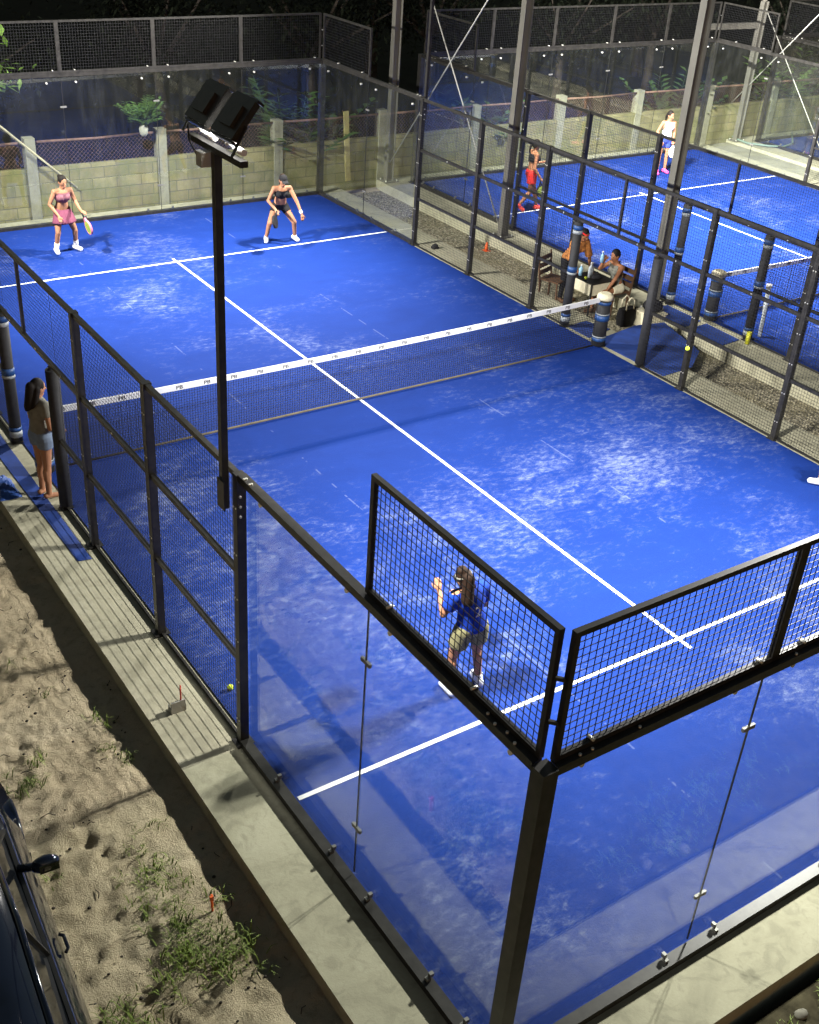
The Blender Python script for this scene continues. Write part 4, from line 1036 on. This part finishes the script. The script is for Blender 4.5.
# 2 far right player, black outfit and cap
J = base(.17, .42, .31); J['elR'] = (.30, .12, .90); J['wrR'] = (.20, .34, .78); J['hdR'] = (-.2, .6, -.6); J['elL'] = (-.30, .2, .86); J['wrL'] = (-.36, .34, .66); J['hdL'] = (-.1, .3, -1); J['look'] = (-.1, 1, -.1)
_, W = person((2.52, 7.30, .005), (-.25, -1), J, 'woman in black top, black shorts and cap bending ready near the far right corner', [('crop_top', 'cloth_black'), ('shorts', 'cloth_black', {'len': .35, 'g': .008}), ('shoes', 'cloth_white'), ('cap', 'cloth_black'), ('wristband', 'cloth_white', {'side': 'L'})], 'skin', 'hair_brown', 'ponytail', grp='players on the near court')
racket(W['wrR'] + Vector((0, -.05, -.02)), (-.35, -.5, -.3), (.8, .2, .5), 'dark racket held low by the woman in the black cap', 'racket_black', 'racket_black')
# 3 near player from behind
J = base(.06, .02, .18); J['toeL'] = (-.02, 1, 0); J['head'] = (-.11, .03, 1.43); J['neck'] = (-.06, -.01, 1.295); J['shL'] = (-.215, .0, 1.25); J['shR'] = (.11, .0, 1.27); J['elR'] = (.20, .04, 1.01); J['wrR'] = (.05, .25, 1.03); J['elL'] = (-.30, .06, 1.02); J['wrL'] = (-.24, .25, 1.17); J['hdL'] = (.1, .5, .6); J['look'] = (-.1, 1, -.05)
_, W = person((-2.69, -6.42, .005), (.05, 1), J, 'woman in royal blue shirt and khaki shorts seen from behind through near mesh', [('shirt', 'cloth_blue', {'sleeve': .62, 'hem': .04, 'g': .024, 'print': 1}), ('shorts', 'cloth_khaki', {'len': .55, 'g': .018, 'flare': .015, 'waist': .06}), ('shoes', 'cloth_white', {'sock': .14}), ('headband', 'cloth_grey')], 'skin', 'hair_brown', 'long_side', grp='players on the near court')
racket(W['wrR'] + Vector((.02, .07, .0)), (.45, .45, -.1), (.3, -.2, .9), 'dark racket held forward by the woman in the blue shirt', 'racket_black', 'racket_black', .9)
# 4 girl by the left door
J = base(0, .03, .08); J['elL'] = (-.22, .02, 1.06); J['wrL'] = (-.15, .20, .93); J['elR'] = (.22, .02, 1.06); J['wrR'] = (.12, .20, .95); J['look'] = (0, 1, -.12)
person((-5.17, -.60, -.008), (1, .25), J, 'barefoot girl with long dark hair in grey shirt and denim shorts by left fence', [('shirt', 'cloth_grey', {'sleeve': .45, 'hem': .06, 'g': .02}), ('shorts', 'cloth_denim', {'len': .3, 'g': .02})], 'skin', 'hair_dark', 'long')
# 5 woman in red shorts, running
J = base(.0, .06, .10); J['knL'] = (-.09, .16, .47); J['anL'] = (-.09, .26, .085); J['knR'] = (.09, -.02, .46); J['anR'] = (.10, -.26, .17); J['toeR'] = (0, .8, -.5); J['elR'] = (.24, -.02, 1.05); J['wrR'] = (.26, .14, .84); J['elL'] = (-.22, .1, 1.06); J['wrL'] = (-.16, .3, 1.1)
_, W = person((9.02, 7.02, .005), (1, -.35), J, 'woman in red shorts striding right behind the second grey column', [('crop_top', 'cloth_black'), ('shorts', 'cloth_red', {'len': .5, 'g': .018, 'flare': .02, 'waist': .06}), ('shoes', 'cloth_redshoe')], 'skin_tan', 'hair_dark', 'ponytail', grp='players on the far court')
racket(W['wrR'], (.1, -.1, -1), (0, 1, 0), 'lime racket hanging from the hand of the woman in red shorts', 'racket_lime', 'racket_black')
# 6 woman in white top
J = base(.02, .08, .13); J['elR'] = (.25, -.05, 1.08); J['wrR'] = (.20, .12, .88); J['elL'] = (-.2, .05, 1.05); J['wrL'] = (-.1, .25, .92); J['look'] = (-.35, 1, 0); J['anR'] = (.16, .12, .085)
_, W = person((14.82, 8.42, .005), (-.35, -1), J, 'woman in white top, blue shorts and pink shoes half hidden by the grey column', [('tank_top', 'cloth_white', {'hem': .02, 'g': .015}), ('shorts', 'cloth_navy', {'len': .45, 'g': .02}), ('shoes', 'cloth_pinkshoe')], 'skin', 'hair_dark', 'ponytail', grp='players on the far court')
racket(W['wrL'], (-.1, -.3, -1), (.5, 1, 0), 'white racket in front of the legs of the woman in white', 'racket_white', 'racket_white')
# 7 woman leaning over the table
J = base(.02, .55, .11); J['elR'] = (.26, .30, .92); J['wrR'] = (.16, .46, .75); J['elL'] = (-.26, .28, .94); J['wrL'] = (-.14, .46, .77); J['look'] = (0, 1, -.4)
person((6.35, 2.48, zg), (.05, -1), J, 'woman in orange wrap and black leggings leaning over the small table', [('shirt', 'cloth_orange', {'sleeve': .9, 'hem': .12, 'g': .025}), ('leggings', 'cloth_black', {'len': 1, 'g': .008}), ('shoes', 'cloth_brown'), ('headband', 'cloth_red')], 'skin_tan', 'hair_dark', 'long')
# 8 seated person
J = {'pelvis': (0, 0, .54), 'hiL': (-.09, 0, .52), 'hiR': (.09, 0, .52), 'neck': (0, .10, 1.01), 'head': (0, .15, 1.17), 'shL': (-.165, .09, .97), 'shR': (.165, .09, .97),
     'knL': (-.13, .42, .50), 'knR': (.13, .42, .50), 'anL': (-.13, .42, .085), 'anR': (.13, .42, .085), 'toeL': (-.2, 1, 0), 'toeR': (.2, 1, 0),
     'elL': (-.24, .28, .80), 'wrL': (-.2, .42, .56), 'elR': (.22, .30, .86), 'wrR': (.10, .32, 1.06), 'hdR': (-.3, .2, 1), 'look': (0, 1, 0), 'curl': .9}
_, W = person((6.85, 1.59, zg), (-1, .05), J, 'person in grey top seated on the brown chair drinking from a blue bottle', [('tank_top', 'cloth_grey', {'hem': .02, 'g': .012}), ('shorts', 'cloth_cream', {'len': .5, 'g': .016}), ('shoes', 'cloth_brown')], 'skin_tan', 'hair_dark', 'short')
bottle(W['wrR'].x - .09, W['wrR'].y - .02, W['wrR'].z - .02, .036, .22, 'bottle_blue', 'pale blue bottle held at the mouth of the seated person', grp=None)
# 9 fourth player, only a shoe reaches into the frame
J = base(.08, .2, .24); J['toeL'] = (-.5, 1, 0)
person((4.74, -5.28, .005), (-.15, 1), J, 'player at the right frame edge of whom only a white shoe shows', [('shirt', 'cloth_white', {'sleeve': .5, 'g': .02}), ('shorts', 'cloth_black', {'len': .5}), ('shoes', 'cloth_white')], 'skin', 'hair_dark', 'short', grp='players on the near court')

# ------------------------------------------------------------------ parked car (front towards +y)
def car():
    cx, cy, z0 = -8.30, -7.55, ZG
    root = thing('parked_car', (cx, cy, z0), 'dark blue black car parked on the sand at the lower left edge', 'car')
    root.rotation_euler = (0, 0, R(-4))
    def P(x, y, z): return (cx + x, cy + y, z0 + z)
    # lower body: stations along y with half-profile (w at sill, w at bulge, w at belt, belt height, top height at centre)
    st = [(-2.75, .60, .66, .60, .66, .72), (-2.6, .76, .84, .72, .90, .95), (-2.1, .80, .87, .73, .94, .98), (-1.0, .81, .885, .735, .93, .96), (0, .81, .885, .735, .92, .95), (.8, .81, .88, .735, .91, .95), (1.1, .80, .88, .735, .88, .95), (1.6, .78, .87, .70, .80, .88), (2.0, .70, .80, .62, .72, .78), (2.15, .55, .62, .52, .60, .64)]
    mb = MB(); mb.sm = True; vs = []; n = 0
    for (y, a, b_, c, zb, zt_) in st:
        half = [(a * .9, .20), (a, .24), (b_ * .985, .42), (b_, .58), (b_ * .985, .70), (c + .025, zb - .03), (c, zb), (c * .9, zb + (zt_ - zb) * .45), (c * .55, zb + (zt_ - zb) * .85), (0, zt_)]
        ring = [P(x, y, z) for x, z in half] + [P(-x, y, z) for x, z in half[-2::-1]]
        n = len(ring); vs += ring
    fs = [(i * n + k, i * n + k + 1, (i + 1) * n + k + 1, (i + 1) * n + k) for i in range(len(st) - 1) for k in range(n - 1)]
    fs += [(i * n + n - 1, i * n, (i + 1) * n, (i + 1) * n + n - 1) for i in range(len(st) - 1)] + [tuple(range(n)), tuple(range((len(st) - 1) * n + n - 1, (len(st) - 1) * n - 1, -1))]
    mb.add(vs, fs); body = mb.build('body', 'car_paint', root, fix=True)
    # cabin corner lines
    def side(s):
        return {'A0': (s * .70, .90, .93), 'A1': (s * .52, .22, 1.42), 'B1': (s * .53, -.45, 1.455), 'C1': (s * .51, -2.0, 1.42), 'C0': (s * .68, -2.55, .96), 'B0': (s * .715, -.40, .94)}
    sd = {s: side(s) for s in (-1, 1)}
    # roof
    mb = MB(); mb.sm = True; rows = []
    for (y, w, z) in ((.24, .51, 1.42), (.0, .53, 1.45), (-.5, .54, 1.463), (-1.4, .53, 1.45), (-2.03, .50, 1.415)):
        rows.append([P(-w, y, z - .015), P(-w * .97, y, z + .012), P(-w * .6, y, z + .035), P(0, y, z + .045), P(w * .6, y, z + .035), P(w * .97, y, z + .012), P(w, y, z - .015)])
    mb.add([p for r_ in rows for p in r_], [(i * 7 + k, i * 7 + k + 1, i * 7 + k + 8, i * 7 + k + 7) for i in range(4) for k in range(6)]); mb.build('roof', 'car_paint', root, fix=True)
    mb = MB(); mb.add([P(*sd[-1]['A0']), P(*sd[1]['A0']), P(*sd[1]['A1']), P(*sd[-1]['A1']), P(0, 1.05, .95), P(0, .25, 1.455)], [(0, 4, 5, 3), (4, 1, 2, 5)]); mb.build('windscreen', 'car_glass', root)
    mb = MB(); mb.add([P(*sd[-1]['C0']), P(*sd[1]['C0']), P(*sd[1]['C1']), P(*sd[-1]['C1'])], [(0, 1, 2, 3)]); mb.build('rear_window', 'car_glass', root)
    for s in (-1, 1):
        q = sd[s]
        for (a, b_, c, d_) in (('A0', 'B0', 'B1', 'A1'), ('B0', 'C0', 'C1', 'B1')):
            mb = MB(); mb.add([P(*q[k]) for k in (a, b_, c, d_)], [(0, 1, 2, 3)]); mb.build('side_window', 'car_glass', root)
        for a, b_, w in (('A0', 'A1', .06), ('B0', 'B1', .075), ('C0', 'C1', .09)): MB().bar(P(*q[a]), P(*q[b_]), w, .03).build('window_pillar', 'car_trim', root)
        mb = MB(); mb.bar(P(s * .722, .9, .935), P(s * .73, -2.5, .962), .03, .02); mb.build('window_trim', 'car_trim', root)
        mb = MB(); mb.tube([P(s * .54, .22, 1.43), P(s * .555, -.45, 1.465), P(s * .535, -2.0, 1.43)], .022, 8); mb.build('roof_rail', 'car_paint', root)
        # doors: thin shut lines and handles
        for (y0, y1) in ((.88, -.38), (-.42, -1.5)):
            for yy in (y0, y1): MB().bbox(P(s * .868, yy, .32), P(s * .889, yy - .012, .62)).build('door_seam', 'car_trim', root)
        for y in (-.22, -1.3):
            mb = MB(); mb.tube([P(s * .86, y - .09, .76), P(s * .885, y - .06, .765), P(s * .885, y + .06, .765), P(s * .86, y + .09, .76)], .014, 8); mb.build('door_handle', 'car_paint', root)
        mb = MB(); mb.sphere(P(s * .91, .37, .99), (.115, .06, .075), 14, 10); mb.tube([P(s * .72, .45, .95), P(s * .88, .38, .97)], .035, 8); mr = mb.build('wing_mirror', 'car_paint', root)
        mb = MB(); mb.box(P(s * .93, .318, .99), (.15, .008, .085)); mb.build('mirror_glass', 'car_glass', mr, org=world_loc(root))
        for y in (1.35, -1.75):
            x = s * .80; mb = MB(); mb.tube([P(x - .1, y, .32), P(x - .09, y, .32), P(x + .07, y, .32), P(x + .08, y, .32)], [.25, .32, .32, .27], 28); wl = mb.build('wheel', 'rubber', root)
            mb = MB(); mb.disc(P(s * .885, y, .32), (1, 0, 0), .21, .01, 20); mb.disc(P(s * .892, y, .32), (1, 0, 0), .06, .012, 12); mb.build('rim', 'alloy', wl, org=world_loc(root))
            mb = MB(); mb.tube([P(s * .862, y + .37 * math.cos(t), .32 + .37 * math.sin(t)) for t in [math.pi * k / 14 for k in range(15)]], .03, 6); mb.build('wheel_arch', 'car_paint', root)
        mb = MB(); mb.sphere(P(s * .56, 2.06, .64), (.17, .10, .07), 12, 8); mb.build('headlight', 'headlamp', root)
        mb = MB(); mb.sphere(P(s * .62, -2.68, .78), (.14, .06, .08), 12, 8); mb.build('tail_light', 'plastic_red', root)
car()

# ------------------------------------------------------------------ light, world, view
w = bpy.data.worlds.new('World'); sc.world = w; w.use_nodes = True; t = w.node_tree
bg = t.nodes['Background']; sky = t.nodes.new('ShaderNodeTexSky'); sky.sky_type = 'NISHITA'; sky.sun_disc = False
sky.sun_elevation = R(1); sky.sun_rotation = R(200); t.links.new(sky.outputs[0], bg.inputs['Color']); bg.inputs['Strength'].default_value = .14
vs_ = sc.view_settings; vs_.view_transform = 'Standard'; vs_.look = 'None'; vs_.gamma = 1; vs_.exposure = .17; vs_.use_curve_mapping = False
cy_ = sc.cycles; cy_.use_denoising = True; cy_.max_bounces = 8; cy_.diffuse_bounces = 3; cy_.glossy_bounces = 4; cy_.transparent_max_bounces = 24; cy_.transmission_bounces = 4
cy_.sample_clamp_indirect = 4; cy_.caustics_reflective = False; cy_.caustics_refractive = False
